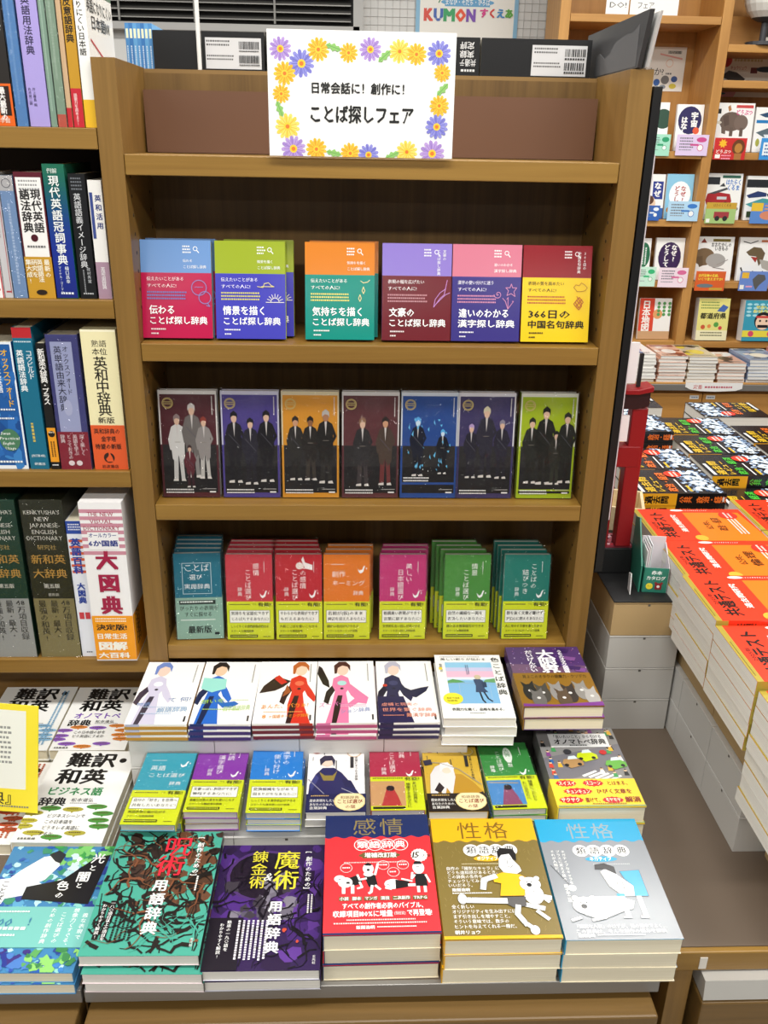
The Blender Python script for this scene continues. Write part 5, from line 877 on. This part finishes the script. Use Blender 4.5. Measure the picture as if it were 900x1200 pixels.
b = MB(); b.prism([(.0, 0.0), (.09, 0), (.09, .105), (.06, .115), (.0, .05)], -.006, -.0035, GRN, 'x'); b.build('side_flap', o)
for i in range(4): b = MB(); b.box(.003+i*.0022, .006, .0012, .0042+i*.0022, .049, .075+.004*i, M(['f0eeec', 'e4d8dc', 'f0eeec', 'd8dce0'][i], .5)); b.build('leaflet', o)
b = MB(); b.prism([(-.012, 0), (.01, .0), (.014, .03), (-.004, .036)], -.022, -.0205, M('e8e6e4', .5), 'x'); b.build('price_tab', o)
o.rotation_euler = (0, 0, -.12)

# row of cartons along the right counter
GW = 'cartons in the row along the right counter'
def rowbox(lab, y0, y1, z, h, x=.8895, d=.125, m=None, lid=True):
    o = carton(lab, x, y1, z, y1-y0, d, h, m or M('cac8c4', .6), lid, -PI/2, GW); o.location = (x, y1, z); return o
ys = ((-.034, .094), (-.168, -.036), (-.303, -.17))
for i, (y0, y1) in enumerate(ys):
    for k in range(2):
        rowbox(f'white carton in the row along the right counter, {["farthest", "middle", "nearest"][i]} of the {"lower" if k == 0 else "upper"} layer', y0, y1, .5203+k*.0655, .065)
for i, (y0, y1) in enumerate(((-.0, .12), (-.145, -.002), (-.29, -.147))):
    rowbox(f'open kraft carton under the red exam books, {["farthest", "middle", "nearest"][i]} of three', y0, y1, .6515, .0822, .898, .15, KRAFT, False)
rowbox('kraft carton at the right edge of the photo under the nearest red exam books', -.47, -.312, .5203, .075, .935, .2, KRAFT)

# ------------------------------------------------------------------ red exam books
def red_art(t1, sub):
    u = 'e8371c'
    a = [('R', 0, 0, 100, 100, 'ea3a1e'), ('R', 0, 0, 100, 4.5, 'a9963a'), ('G', 10, 1.4, 60, 1, 1.6, '6a5a1c'), ('P', [0, 44, 88, 44, 88, 96, 8, 100, 0, 100], 'ec7a20'),
         ('T', 10, 11.5, 18.5, '共通テスト', '1c1410', {'b': .04, 'w': 80}), ('T', 34, 8, 5.5, '2025年', '3a1c14', {'w': 24}), ('T', 26, 30, 8, '過去問研究', 'f8f0e8', {'b': .03, 'w': 54}), ('E', 8, 42, 8, 5.5, 'c8ac3a'),
         ('T', 34, 54, 10, t1[0], '2a1c10', {'w': 34}), ('T', 30, 64, 13, t1[1], '2a1c10', {'w': 40, 'b': .01}), ('G', 20, 80, 50, 3, 2.6, 'f4e8d8'), ('C', 78, 84, 12, 'e03428'), ('G', 70, 81, 16, 2, 3, 'f4d8cc'), ('E', 94, 40, 3, 6, 'f4f0ea'), ('G', 93, 46, 2, 12, 1.6, 'f4e0d8')]
    return a
RG = 'red exam books on the right table'
def red_stack(t1, lab, x, y, ztop, n, seed, rz=PI/2, t=.0221):
    o = book('exam_book', f'red exam book, {lab}, on top of stack', .148, .21, t, 'e8371c', red_art(t1, ''), ct=.0004, back_col='e6e0d6', spine_art=[('R', 0, 0, 100, 100, 'e8371c'), ('R', 0, 0, 100, 9, 'a9963a'), ('V', 12, 14, 70, '共通テスト過去問', '2a1410', {'p': .75, 'b': .02}), ('R', 0, 78, 100, 22, 'ec7a20')], pg='w', rough=.24, group=RG, bleed=.0001)
    # a quarter turn: the head of the book points left, its spine faces the aisle
    lie(o, x+.21, y, ztop-t, rz)
    rnd = random.Random(seed)
    for i in range(1, n):
        d = dup(o, f'red exam book, {lab}, {ORD[i]}', RG)
        lie(d, x+.21+rnd.uniform(-.0012, .0012), y+rnd.uniform(-.002, .002), ztop-t-i*(t+.0005), rz+rnd.uniform(-.008, .008))
red_stack(('公共、', '政治・経済'), 'farthest pile along the aisle', .862, .112, .8465, 5, 1)
red_stack(('公共、', '倫理'), 'second farthest pile along the aisle', .863, -.038, .8465+.0005, 5, 2)
red_stack(('公共、', '世界史'), 'third farthest pile along the aisle', .8545, -.188, .8472+.006, 5, 3, t=.0233)
red_stack(('公共、', '日本史'), 'fourth farthest pile along the aisle', .853, -.338, .8465, 5, 4)
red_stack(('公共、', '地理'), 'nearest pile along the aisle', .856, -.489, .834, 8, 5)
red_stack(('数学', '数学'), 'farther pile beside the aisle piles', 1.077, .165, .845, 2, 6)
red_stack(('数学', '数学'), 'nearer pile beside the aisle piles', 1.077, .012, .845, 2, 7)
tb = thing('display_table', 'oak display block under the black exam books and the second row of red ones', 'table', (1.08, .0, .5205)); b = MB(); b.box(0, 0, 0, .7, .24, .2755, WLOW); b.box(-.13, .24, 0, .7, 1.5-.42, .2, WLOW); b.build('block', tb, bevel=.002)
b = MB(); 
carton('kraft carton under the second row of red exam books', 1.079, -.2, .5203, .2, .19, .2, KRAFT)
tb2 = None

# ------------------------------------------------------------------ black exam books
def black_art(c2, seed):
    r = random.Random(seed); a = [('R', 0, 0, 100, 100, '1a1a1c')]
    for i in range(150):
        x, y = r.uniform(4, 97), r.uniform(60, 98); a.append(('P', [x-3, y-1, x, y-2.4, x+3.4, y-.6, x+2, y+1.6, x-2, y+1.4], r.choice(['8fa6c4', 'b8c8dc', '6a82a4', 'dfe8f0', '4a6080'])))
    a += [('T', 8, 64, 36, '2025', 'd4e2ee', {'b': .05, 'w': 88}), ('T', 4, 10, 15, '過去問', 'd8b02a', {'b': .03, 'w': 62}), ('T', 4, 23, 12, 'レビュー', 'd8b02a', {'b': .03, 'w': 62}), ('T', 6, 36, 15, '政治・経済', c2, {'b': .03, 'w': 78}), ('C', 78, 58, 13, 'd83a24'), ('G', 68, 55, 20, 2, 4, 'f4d8cc'), ('R', 4, 53, 52, 2, 'd8d8d8'), ('R', 4, 3, 50, 4, 'd8d8d8'), ('R', 6, 60, 24, 3, 'd8b02a')]
    return a
BG = 'black exam books on the right table'
def black_book(lab, c2, seed):
    return book('exam_book', lab, .152, .192, .028, '1a1a1c', black_art(c2, seed), spine_art=[('R', 0, 0, 100, 100, '141416'), ('R', 0, 0, 100, 43, 'ecaa24'), ('V', 14, 6, 66, '過去問', '1a1410', {'p': .95, 'b': .05}), ('V', 20, 46, 56, '公共,政治・経済', c2, {'p': .82, 'b': .04}), ('R', 30, 96, 40, 2, 'd8d8d8')], pg='w', rough=.24, group=BG)
bo = black_book('black exam book with orange lettering, at the front left of the black books, on top of stack', 'e8702a', 1)
bg_ = black_book('black exam book with green lettering, at the front right of the black books, on top of stack', '4ab83a', 2)
TZ = .7212; t = .0285
cells = [(.94, .447, 3, 0, 'front pile of left column', 'orange'), (.94, .60, 3, 0, 'second pile in left column', 'orange'), (.94, .80, 4, 0, 'third pile in left column', 'orange'), (.94, .96, 3, 0, 'fourth pile in left column', 'orange'),
         (1.136, .40, 2, 1, 'front pile of middle column', 'green'), (1.142, .556, 3, 1, 'second pile in middle column', 'green'), (1.142, .712, 3, 1, 'third pile in middle column', 'green'), (1.142, .868, 3, 1, 'fourth pile in middle column', 'green'),
         (1.342, .48, 3, 0, 'front pile of right column', 'orange'), (1.342, .64, 3, 0, 'second pile in right column', 'orange'), (1.342, .80, 3, 0, 'third pile in right column', 'orange'), (1.02, 1.12, 3, 2, 'farthest left, turned about', 'orange'), (1.3, 1.03, 3, 2, 'farthest right, turned about', 'orange')]
for ci, (x, y, n, kind, lab, cn) in enumerate(cells):
    for i in range(n):
        src = bo if kind != 1 else bg_
        if (ci == 0 or ci == 4) and i == 0: d = src
        else: d = dup(src, f'black {cn}-lettered exam book, {lab}, {ORD[i]}')
        d['label'] = f'black {cn}-lettered exam book, {lab}, {ORD[i]}'
        rj = random.Random(ci*7+i).uniform(-.012, .012)
        if kind == 2: lie(d, x, y+.152, TZ+(n-1-i)*t, -PI/2+rj)
        else: lie(d, x+.192, y, TZ+(n-1-i)*t, PI/2+rj)

# ------------------------------------------------------------------ far bookcase with children's books
fb_ = thing('bookcase', 'far oak bookcase of picture books with display cards on its shelves, at the upper right', 'bookcase', (1.7, 2.3, 0))
def fbx(name, q, m, bev=.002): b = MB(); b.box(q[0]-1.7, q[1]-2.3, q[2], q[3]-1.7, q[4]-2.3, q[5], m); return b.build(name, fb_, bevel=bev)
for x in (1.066, 1.6615, 2.33): fbx('upright', (x, 2.3, .3, x+.0375, 2.552, 2.3), WFAR)
for x0, x1, zz in ((1.1045, 1.6605, (1.94, 1.485, 1.235, .999, .756)), (1.6995, 2.3295, (1.853, 1.734, 1.485, 1.235, .999, .756))):
    for zf in zz: fbx('shelf', (x0, 2.302, zf-.026, x1, 2.552, zf), WFARX)
fbx('back_panel', (1.068, 2.553, .3, 2.36, 2.566, 2.3), WFAR)
fbx('valance', (1.6995, 2.44, 1.858, 2.3295, 2.455, 1.96), WFARX)
# display table at its foot
ft = thing('display_table', 'far oak display table stacked with white magazines in front of the far bookcase', 'table', (1.8, 2.0, 0))
def ftx(name, q, m, bev=.002): b = MB(); b.box(q[0]-1.8, q[1]-2.0, q[2], q[3]-1.8, q[4]-2.0, q[5], m); return b.build(name, ft, bevel=bev)
ftx('table_top', (1.06, 2.0, .633, 2.5, 2.299, .657), WFARX); ftx('metal_edge', (1.06, 1.992, .627, 2.5, 1.9995, .652), GREYEDGE)
ftx('body', (1.07, 2.03, .05, 2.49, 2.29, .633), WFARX)
for x0, x1 in ((1.075, 1.378), (1.381, 1.694), (1.697, 2.01), (2.013, 2.48)): 
    dr = ftx('cupboard_door', (x0, 2.016, .08, x1, 2.029, .61), wood('far_door', 'b8823c', 'c68f4a', 'x', .45, .5))
    lb_ = MB(); xx = x1-.05 if x0 < 1.5 else x0+.012
    lb_.box(xx-1.8, .0147, .588, xx+.036-1.8, .0158, .603, M('e8e6e0', .5)); draw(lb_, [('G', 15, 40, 70, 1, 14, '4a6a9a')], .036, .015, lambda a, c, l: (xx-1.8+a, .0147-l, .588+c)); lb_.build('number_label', ft)
o = thing('paper_label', 'wavy white paper label hanging from the far table edge', 'label', (1.61, 1.99, .625)); b = MB()
b.prism([(0, .018), (.0, .036), (.225, .036), (.225, .012), (.2, .004), (.12, .0), (.06, .002), (.02, .008)], -.0012, .0, M('f0eeec', .5), 'y'); draw(b, [('T', 14, 25, 8, '定番', 'c84a4a'), ('G', 34, 40, 50, 1, 4, 'c05a6a')], .225, .036, lambda a, c, l: (a, -.0012-l, c)); b.build('paper', o)
# magazine stacks
MAGC = [['e8e6e2', 'b04030', '3a6aa8'], ['d8a890', '8a3a2a', 'e8e0d8'], ['c8b8a0', '4a3a2a', 'd8c040'], ['d0a088', 'e8e8e4', '5a4a3a'], ['8a9ab8', '3a4a6a', 'e8e0d0'], ['c88878', 'e0d8d0', '7a3a3a'], ['d8c8b8', '6a7ab0', 'b85a4a']]
def mags(lab, x, y, w, d, n, t, cols, rz, seed):
    r = random.Random(seed); top = None
    art = [('R', 0, 0, 100, 100, cols[0])]+blobs(cols, 12, seed, 4, 4, 96, 96, 16)+[('R', 6, 5, 88, 12, cols[1]), ('E', 50, 60, 26, 18, cols[2]), ('G', 10, 84, 76, 2, 5, '5a5a5a')]
    for i in range(n):
        nm = f'white-edged picture magazine, {lab} on the far table, {ORD[i]}'
        if i == 0: top = book('magazine', nm, w, d, t, cols[0], art, pg='s', rough=.3, group='picture magazines on the far table', ct=.0004); q = top; q.children[0].active_material
        else: q = dup(top, nm)
        lie(q, x+r.uniform(-.004, .004), y+r.uniform(-.003, .003), .6575+(n-1-i)*(t+.0003), rz+r.uniform(-.02, .02))
mags('leftmost stack', 1.335, 2.008, .155, .2, 8, .0132, MAGC[0], 0, 1)
mags('second stack from the left', 1.502, 2.008, .108, .2, 8, .0125, MAGC[1], 0, 2)
mags('third stack from the left', 1.618, 2.006, .112, .22, 8, .0122, MAGC[2], .0, 3)
mags('low fourth stack', 1.738, 2.008, .108, .2, 6, .0125, MAGC[3], .0, 4)
mags('fifth stack', 1.855, 2.008, .14, .2, 7, .0125, MAGC[4], .0, 5)
mags('rightmost stack', 2.005, 2.008, .14, .2, 8, .0122, MAGC[5], .0, 6)

FG = 'picture books on the far bookcase'
def fbk(lab, x0, x1, z, h, art, col='f0efec', t=.016, lean=.1, y=2.345):
    o = book('picture_book', lab, x1-x0, h, t, col, art, rough=.3, group=FG); stand(o, x0, y, z+.0004, lean); return o
def fcard(lab, x0, x1, z0, h, col, art):
    o = thing('display_card', lab, 'card', (x0, 2.296, z0), 'display cards on the far shelves'); w = x1-x0
    b = MB(); b.box(0, -.0015, 0, w, 0, h, M(col, .45)); draw(b, art, w, h, lambda a, c, l: (a, -.0015-l, c), rough=.45); b.build('card', o); return o
def kids(c1, c2, s, txt): return [('E', 50, 34, 44, 30, c1), ('V', 54, 10, 22, txt[:3], c2, {'b': .05, 'p': .95}), ('V', 28, 16, 22, txt[3:], c2, {'b': .05, 'p': .95}), ('C', 72, 64, 10, 'e8a03a')]
def cardart(c, seed): return [('E', 78, 24, 16, 12, c), ('G', 10, 14, 44, 4, 5, '6a6a74'), ('R', 44, 44, 26, 9, c), ('C', 76, 62, 10, 'f4f4f2'), ('O', 76, 62, 10, 2, c), ('G', 10, 70, 40, 1, 4, '8a8a94')]
fbk('white picture book with a dark green disc at the left of the far top shelf', 1.39, 1.525, 1.485, .17, [('C', 84, 34, 26, '2a4a3a'), ('R', 40, 74, 60, 26, 'a8dcc0')])
fbk('white space book with a navy disc and large white characters on the far bookcase', 1.556, 1.659, 1.485, .165, kids('2a2458', 'f4f2ee', 0, '宇宙のはなし')[:1]+[('V', 54, 16, 26, '宇宙', 'f4f2ee', {'b': .06}), ('V', 18, 26, 24, 'はなし', 'f4f2ee', {'b': .06, 'p': .9}), ('C', 76, 56, 12, 'd85a3a'), ('E', 40, 72, 18, 6, 'd8a048')])
fcard('mint green card below the book with the dark green disc', 1.44, 1.528, 1.468, .076, 'a4dcc4', cardart('2a9a6a', 1)); fcard('lavender card below the space book', 1.552, 1.675, 1.471, .074, 'dcc8e8', cardart('c84a8a', 2))
fbk('dark blue and white picture book at the left of the second far shelf', 1.452, 1.545, 1.235, .165, [('R', 50, 16, 44, 40, '2a3a8a'), ('V', 56, 18, 30, 'なぜ', 'f4f2ee', {'b': .05}), ('E', 40, 66, 26, 18, 'e8c8a8'), ('R', 0, 76, 100, 24, '3a6ab0'), ('C', 40, 58, 18, '5a3a2a')])
fbk('light blue picture book with red characters in a white cloud on the far bookcase', 1.552, 1.659, 1.235, .167, [('R', 0, 0, 100, 100, '8cc4e0'), ('E', 52, 46, 40, 30, 'f4f6f6'), ('V', 54, 26, 20, 'なぜ?', 'b03a3a', {'b': .04, 'p': .95}), ('V', 30, 26, 20, 'どうして', 'b03a3a', {'b': .04, 'p': .95}), ('C', 16, 80, 10, 'c88a4a'), ('C', 86, 82, 9, 'b87a5a'), ('R', 10, 88, 30, 12, '4a8ac0')])
fcard('dark blue card below the dark blue picture book', 1.452, 1.522, 1.232, .056, '2f62b4', cardart('e8f0f8', 3)); fcard('pale blue card below the light blue picture book', 1.553, 1.676, 1.232, .073, 'b4d8f0', cardart('3a7ac8', 4))
fbk('white and green picture book at the left of the third far shelf', 1.43, 1.522, .999, .16, [('E', 72, 40, 26, 30, '2a6a4a'), ('VG', 64, 22, 2, 40, 7, 'e8f0ea')]); fbk('white picture book with white characters on a dark purple cloud', 1.543, 1.659, .999, .163, [('E', 50, 46, 40, 36, '3a2450'), ('V', 54, 16, 20, 'なぜ?', 'f4f2ee', {'b': .05, 'p': .95}), ('V', 28, 16, 20, 'どうして', 'f4f2ee', {'b': .05, 'p': .95}), ('C', 40, 88, 9, 'c88a5a'), ('C', 62, 88, 9, 'c88a5a')])
fcard('pale mint card below the white and green picture book', 1.452, 1.54, .978, .077, 'c8ecd8', cardart('3ab87a', 5)); fcard('pale pink card below the purple cloud book', 1.552, 1.671, .976, .077, 'f0dce8', cardart('d86a9a', 6))
fbk('red and white map picture book on the lowest shelf of the left far bay', 1.508, 1.64, .756, .166, [('R', 0, 0, 46, 80, 'd84a34'), ('V', 8, 5, 27, '日本地図', 'f4f0ea', {'b': .04, 'p': .88}), ('C', 58, 38, 15, 'e0a06a'), ('R', 0, 80, 100, 20, 'c8a078')]+[('C', 60+17*(i % 3), 12+9*(i//3), 5, '5a9a5a') for i in range(12)])
fbk('white animal picture book with an elephant on the far bookcase', 1.705, 1.855, 1.485, .173, [('E', 42, 38, 30, 20, '6a5a50'), ('E', 68, 40, 18, 16, '75645a'), ('P', [16, 34, 20, 62, 30, 64, 30, 40], '6a5a50'), ('R', 40, 50, 9, 18, '64544a'), ('R', 66, 50, 9, 18, '64544a'), ('P', [20, 28, 34, 24, 38, 44, 26, 48], '5a4a42'), ('E', 10, 40, 8, 3, 'd8d0c0'), ('R', 52, 4, 44, 6, 'c84a4a'), ('T', 52, 13, 14, 'どうぶつ', 'd84a8a', {'w': 44, 'b': .04}), ('P', [30, 8, 36, 4, 40, 14, 34, 18], 'b07a4a'), ('R', 0, 12, 14, 10, '2a2a2a')])
fbk('white sea creature picture book with sharks on the far bookcase', 1.862, 1.99, 1.485, .16, [('P', [10, 16, 40, 10, 70, 14, 90, 10, 84, 18, 60, 22, 30, 22], '2a4a6a'), ('P', [6, 56, 40, 46, 80, 48, 98, 58, 70, 66, 30, 66], '5a6a72'), ('P', [44, 46, 54, 38, 58, 47], '5a6a72'), ('P', [30, 60, 70, 60, 60, 68, 36, 68], 'e4e8ea'), ('R', 4, 28, 36, 7, '2a7ab8'), ('E', 60, 34, 12, 3, 'c83a3a'), ('E', 14, 78, 6, 9, 'a8a848'), ('E', 46, 92, 22, 4, 'c85a3a')])
fcard('red card with a lion below the elephant book', 1.7, 1.824, 1.459, .077, 'c82a2a', [('P', sum([[26+14*(1 if i % 2 else .6)*math.cos(2*PI*i/16), 26+22*(1 if i % 2 else .6)*math.sin(2*PI*i/16)] for i in range(16)], []), 'f0b82a'), ('E', 76, 42, 20, 36, '6a3a1a'), ('E', 76, 46, 12, 22, 'b8803a'), ('R', 66, 70, 22, 30, 'a8703a'), ('T', 6, 54, 12, 'どうぶつ', 'f4f0ea', {'w': 50, 'b': .03}), ('R', 6, 76, 16, 18, 'f4f0ea'), ('G', 26, 78, 30, 2, 5, 'f0a0b8')])
fcard('bright blue card below the shark book', 1.88, 2.0, 1.461, .077, '3a92d8', [('R', 8, 20, 60, 60, 'e8f0f4'), ('G', 14, 30, 46, 4, 6, '3a6aa8')])
fbk('white vehicle picture book with a red fire engine on the far bookcase', 1.703, 1.853, 1.235, .172, [('R', 0, 8, 40, 16, '2a2c30'), ('R', 46, 4, 48, 6, '3a6a5a'), ('T', 56, 12, 15, 'はたらく', '3a7ac8', {'w': 42, 'b': .04}), ('T', 60, 24, 15, 'くるま', '3a7ac8', {'w': 34, 'b': .04}), ('P', [6, 58, 10, 44, 34, 40, 70, 44, 76, 60, 70, 68, 10, 68], 'a82a30'), ('P', [10, 44, 60, 30, 64, 34, 30, 44], '4a4c50'), ('C', 22, 68, 7, '1c1c1e'), ('C', 60, 67, 7, '1c1c1e'), ('R', 36, 50, 26, 6, 'c8ccd0'), ('P', [40, 28, 50, 20, 56, 28], '3a3c40'), ('E', 84, 76, 12, 5, '8a8c90')])
fbk('white train picture book on the far bookcase', 1.872, 2.01, 1.235, .165, [('R', 0, 8, 78, 18, '26282c'), ('P', [2, 44, 34, 34, 60, 38, 60, 46, 10, 50], '2a3a6a'), ('P', [2, 64, 50, 50, 98, 54, 98, 68, 30, 74], '4a9a9a'), ('P', [60, 40, 98, 34, 98, 44, 64, 46], '3a3c48'), ('R', 8, 80, 26, 14, '3a4a2a'), ('T', 80, 6, 14, 'で', '2a4a8a')])
fcard('green card with a red vehicle below the fire engine book', 1.705, 1.825, 1.225, .078, 'a4c47a', [('R', 0, 0, 100, 30, 'c8a03a'), ('T', 22, 6, 10, 'はたらくくるま', '6a4a1a', {'w': 60}), ('R', 28, 44, 50, 30, 'a03a40'), ('C', 40, 76, 8, '2a2a2a'), ('C', 66, 76, 8, '2a2a2a'), ('R', 4, 78, 12, 18, 'f0f0ea')])
fcard('blue card with a yellow star below the train book', 1.885, 2.0, 1.227, .077, '5a8ad0', [('R', 0, 0, 40, 40, 'e8c03a'), ('E', 62, 60, 30, 22, 'd88a6a'), ('G', 46, 10, 40, 2, 6, 'e8a04a')])
fbk('white prehistoric creature book with a brown mammoth on the far bookcase', 1.705, 1.86, .999, .17, [('E', 24, 46, 28, 20, '7a6248'), ('P', [2, 46, 14, 70, 24, 66, 20, 44], '6a543c'), ('E', 56, 54, 26, 16, 'a8a4a0'), ('R', 44, 5, 46, 6, '7a6a2a'), ('T', 40, 13, 12, 'おおむかしの', '2a2a2a', {'w': 54, 'b': .03}), ('T', 50, 22, 12, 'いきもの', '2a2a2a', {'w': 36, 'b': .03}), ('P', [12, 14, 20, 4, 28, 14], '8a3a2a'), ('L', [60, 64, 88, 52], 2, '9a9490'), ('L', [50, 70, 80, 74], 2, '8a8480')])
fbk('white dinosaur picture book with an open-jawed head on the far bookcase', 1.884, 2.03, .999, .17, [('P', [20, 34, 40, 22, 62, 24, 74, 36, 70, 52, 60, 66, 50, 44, 30, 42], '6a5a42'), ('P', [34, 44, 54, 46, 50, 58], 'a83a34'), ('P', [60, 50, 98, 56, 98, 80, 70, 70], 'b0aaa2'), ('L', [10, 10, 30, 14, 50, 8], 2.4, '3a3a3a'), ('L', [10, 70, 18, 84], 4, '2a2a2a'), ('L', [44, 78, 60, 86, 74, 78], 4, '2a2a2a'), ('R', 60, 6, 36, 5, 'c8744a')])
fcard('orange card with white lettering below the mammoth book', 1.705, 1.826, .964, .077, 'd8602a', [('T', 8, 14, 10, '古代生物の名前、', 'f4e04a', {'w': 74, 'b': .04}), ('T', 8, 32, 10, 'いくつ言えますか?', 'f4e04a', {'w': 84, 'b': .04}), ('E', 34, 74, 28, 10, '6a7a80'), ('R', 50, 84, 44, 12, 'c8a03a')])
fcard('blue card with a dinosaur below the dinosaur book', 1.886, 2.005, .966, .077, '6a8ad0', [('R', 6, 6, 24, 30, 'e8b83a'), ('P', [44, 40, 60, 14, 84, 18, 90, 40, 70, 70, 60, 96, 50, 70], '5a5a5a'), ('R', 4, 70, 14, 22, 'f0f0ea'), ('R', 24, 74, 22, 8, 'e8a0c0')])
fbk('pale yellow prefecture picture book on the lowest shelf of the right far bay', 1.745, 1.875, .756, .17, [('R', 0, 0, 100, 100, 'e4dc84'), ('G', 8, 8, 60, 3, 5, '6a8a4a'), ('T', 8, 34, 20, '都道府県', '2a2a1c', {'w': 84, 'b': .04}), ('P', [60, 30, 78, 14, 96, 20, 84, 32], '4a6ab0'), ('C', 20, 68, 7, 'c85a3a'), ('C', 40, 66, 6, 'e08a4a'), ('C', 62, 62, 8, '5aa04a'), ('C', 76, 70, 6, 'd0484a'), ('R', 0, 76, 100, 24, 'efe8c0'), ('G', 14, 80, 70, 2, 5, '5a5a3a')], t=.04)
fbk('turquoise picture book with a round cartoon face on the lowest far shelf', 1.935, 2.085, .756, .165, [('R', 0, 0, 100, 100, '3a9ab4')]+[('E', 12+18*(i % 5), 10+9*(i//5), 7, 3, 'a8dce4') for i in range(18)]+[('T', 30, 12, 10, 'せかいの', 'f0e04a', {'w': 50, 'b': .04}), ('T', 22, 22, 10, 'おはなし', 'f0e04a', {'w': 60, 'b': .04}), ('C', 54, 50, 24, '1c1a20'), ('C', 54, 54, 20, 'f0d0b4'), ('R', 40, 60, 30, 7, '1c1a20'), ('R', 34, 38, 40, 5, 'c83a3a'), ('C', 46, 50, 3, '1c1a20'), ('C', 64, 50, 3, '1c1a20'), ('R', 0, 74, 100, 16, 'e8d84a'), ('C', 24, 82, 8, 'd84a6a'), ('C', 78, 82, 8, 'd84a6a')], t=.05)
def poster(lab, x0, x1, z0, z1, y, art, col='f0ede6'):
    o = thing('poster', lab, 'poster', (x0, y, z0)); w = x1-x0; h = z1-z0; b = MB(); b.box(0, -.0012, 0, w, 0, h, M(col, .45)); draw(b, art, w, h, lambda a, c, l: (a, -.0012-l, c), rough=.45); b.build('sheet', o); return o
poster('cream poster with a question and four small badges in the left far bay', 1.45, 1.632, 1.705, 1.862, 2.552, [('T', 0, 46, 17, 'ですか?', '2a2a2a', {'w': 56}), ('R', 60, 8, 30, 7, 'b8b8b0'), ('T', 62, 8.5, 6, 'なぜ図鑑', '2a2a2a', {'w': 26}), ('L', [44, 16, 92, 26], 3, 'e4a8a0'), ('P', [8, 34, 16, 22, 26, 32], 'a8c8a8'), ('O', 66, 36, 8, 1, 'e8b89a'), ('E', 22, 76, 9, 9, 'c83a48'), ('E', 42, 80, 7, 8, '3a6ab8'), ('E', 60, 74, 9, 10, '7a7a7a'), ('E', 80, 72, 7, 7, '3a5a9a'), ('E', 56, 90, 7, 5, '8a94a0'), ('E', 78, 88, 8, 6, 'd8c84a'), ('G', 60, 58, 14, 1, 4, '6a6a6a')])
poster('cream poster of dinosaurs and animals in the right far bay', 1.745, 2.02, 1.69, 1.838, 2.552, [('C', 18, 12, 9, 'c03a30'), ('P', [14, 50, 24, 36, 36, 40, 50, 56, 46, 64, 50, 78, 42, 70, 26, 60, 18, 54], '3a322c'), ('G', 30, 8, 44, 1, 4, 'c8b88a'), ('T', 26, 24, 6, 'キョウリュウ', 'b03a3a', {'w': 24}), ('R', 56, 28, 10, 14, '6a2a2a'), ('E', 78, 32, 14, 7, '2a3a4a'), ('E', 60, 74, 8, 9, '6a4a3a'), ('E', 80, 74, 8, 9, '4a3a34'), ('P', [0, 88, 40, 86, 36, 100, 0, 100], 'e4a8b0'), ('E', 20, 76, 8, 6, '4a4a4a'), ('E', 36, 78, 5, 4, '8a8a8a'), ('E', 16, 92, 8, 3, '3a6a7a')], 'e8e4d8')
poster('sliver of a white card at the right edge high on the far bookcase', 1.88, 1.98, 1.862, 1.95, 2.435, [('R', 10, 16, 30, 50, '3a3a3a'), ('G', 10, 80, 60, 1, 6, '5a5a5a')])
# header signs above the far bookcase
for lab, x0, x1, txt, w_ in (('white header sign with large thin letters above the far bookcase', 1.235, 1.318, 'DO!', 78), ('second white header sign with dark characters above the far bookcase', 1.323, 1.5, 'フェア', 36)):
    poster(lab, x0, x1, 1.9425, 2.06, 2.32, [('T', 14, 64, 30 if txt == 'DO!' else 14, txt, '5a5a58', {'w': w_})], 'ecebe8')
o = thing('globe', 'white globe on top of the right far bay', 'globe', (1.87, 2.44, 1.8535)); b = MB()
n = 20; rr = .085; gm_ = M('d8d6d0', .4); gd = M('3a3a3e', .5)
prev = None
for i in range(11):
    a = -PI/2+PI*i/10; ring = [(rr*math.cos(a)*math.cos(2*PI*j/n), rr*math.cos(a)*math.sin(2*PI*j/n), .16+rr*math.sin(a)) for j in range(n)]
    if prev:
        for j in range(n): b.face([prev[j], prev[(j+1) % n], ring[(j+1) % n], ring[j]], gd if i <= 2 else gm_)
    prev = ring
b.build('ball', o); b = MB(); b.cyl((0, 0), .012, .01, .08, gd, 14); b.cyl((0, 0), .06, 0, .012, gd, 20); b.build('base', o); o.location = (1.84, 2.345, 1.8535)
# poster on the back wall
o = thing('wall_poster', 'blue framed poster with coloured block letters on the back wall', 'poster', (.575, 2.796, 1.88)); PW, PH = .42, .28; b = MB()
b.box(0, -.004, 0, PW, 0, PH, M('86b6d4', .45))
kc = ['d84a3a', '3a62b0', '2fa060', 'e8502a', '7a4ab0', 'd8348a', 'd83a34', '3a8ac8', '5aa83a']
pa = [('R', 4, 6, 92, 94, 'efece4'), ('E', 50, 47, 26, 5.4, '62a4d0'), ('R', 28, 42, 44, 10.5, '62a4d0'), ('T', 28, 42, 6.4, 'まなび・そだち・ひろば', 'f4f6f6', {'w': 44, 'b': .02}), ('L', [22, 48, 25, 40, 28, 42], 1, '3a8a5a')]
x = 8
for ch, c, w_ in zip('KUMON', kc, (9, 9, 11, 10, 9)): pa.append(('T', x, 52, 15, ch, c, {'b': .06, 'w': w_})); x += w_+.6
x = 62
for ch, c in zip('すくえあ', kc[5:]): pa.append(('T', x, 54, 8.6, ch, c, {'b': .05})); x += 8.2
draw(b, pa, PW, PH, lambda a, c, l: (a, -.004-l*3, c), rough=.45); b.build('poster_sheet', o)
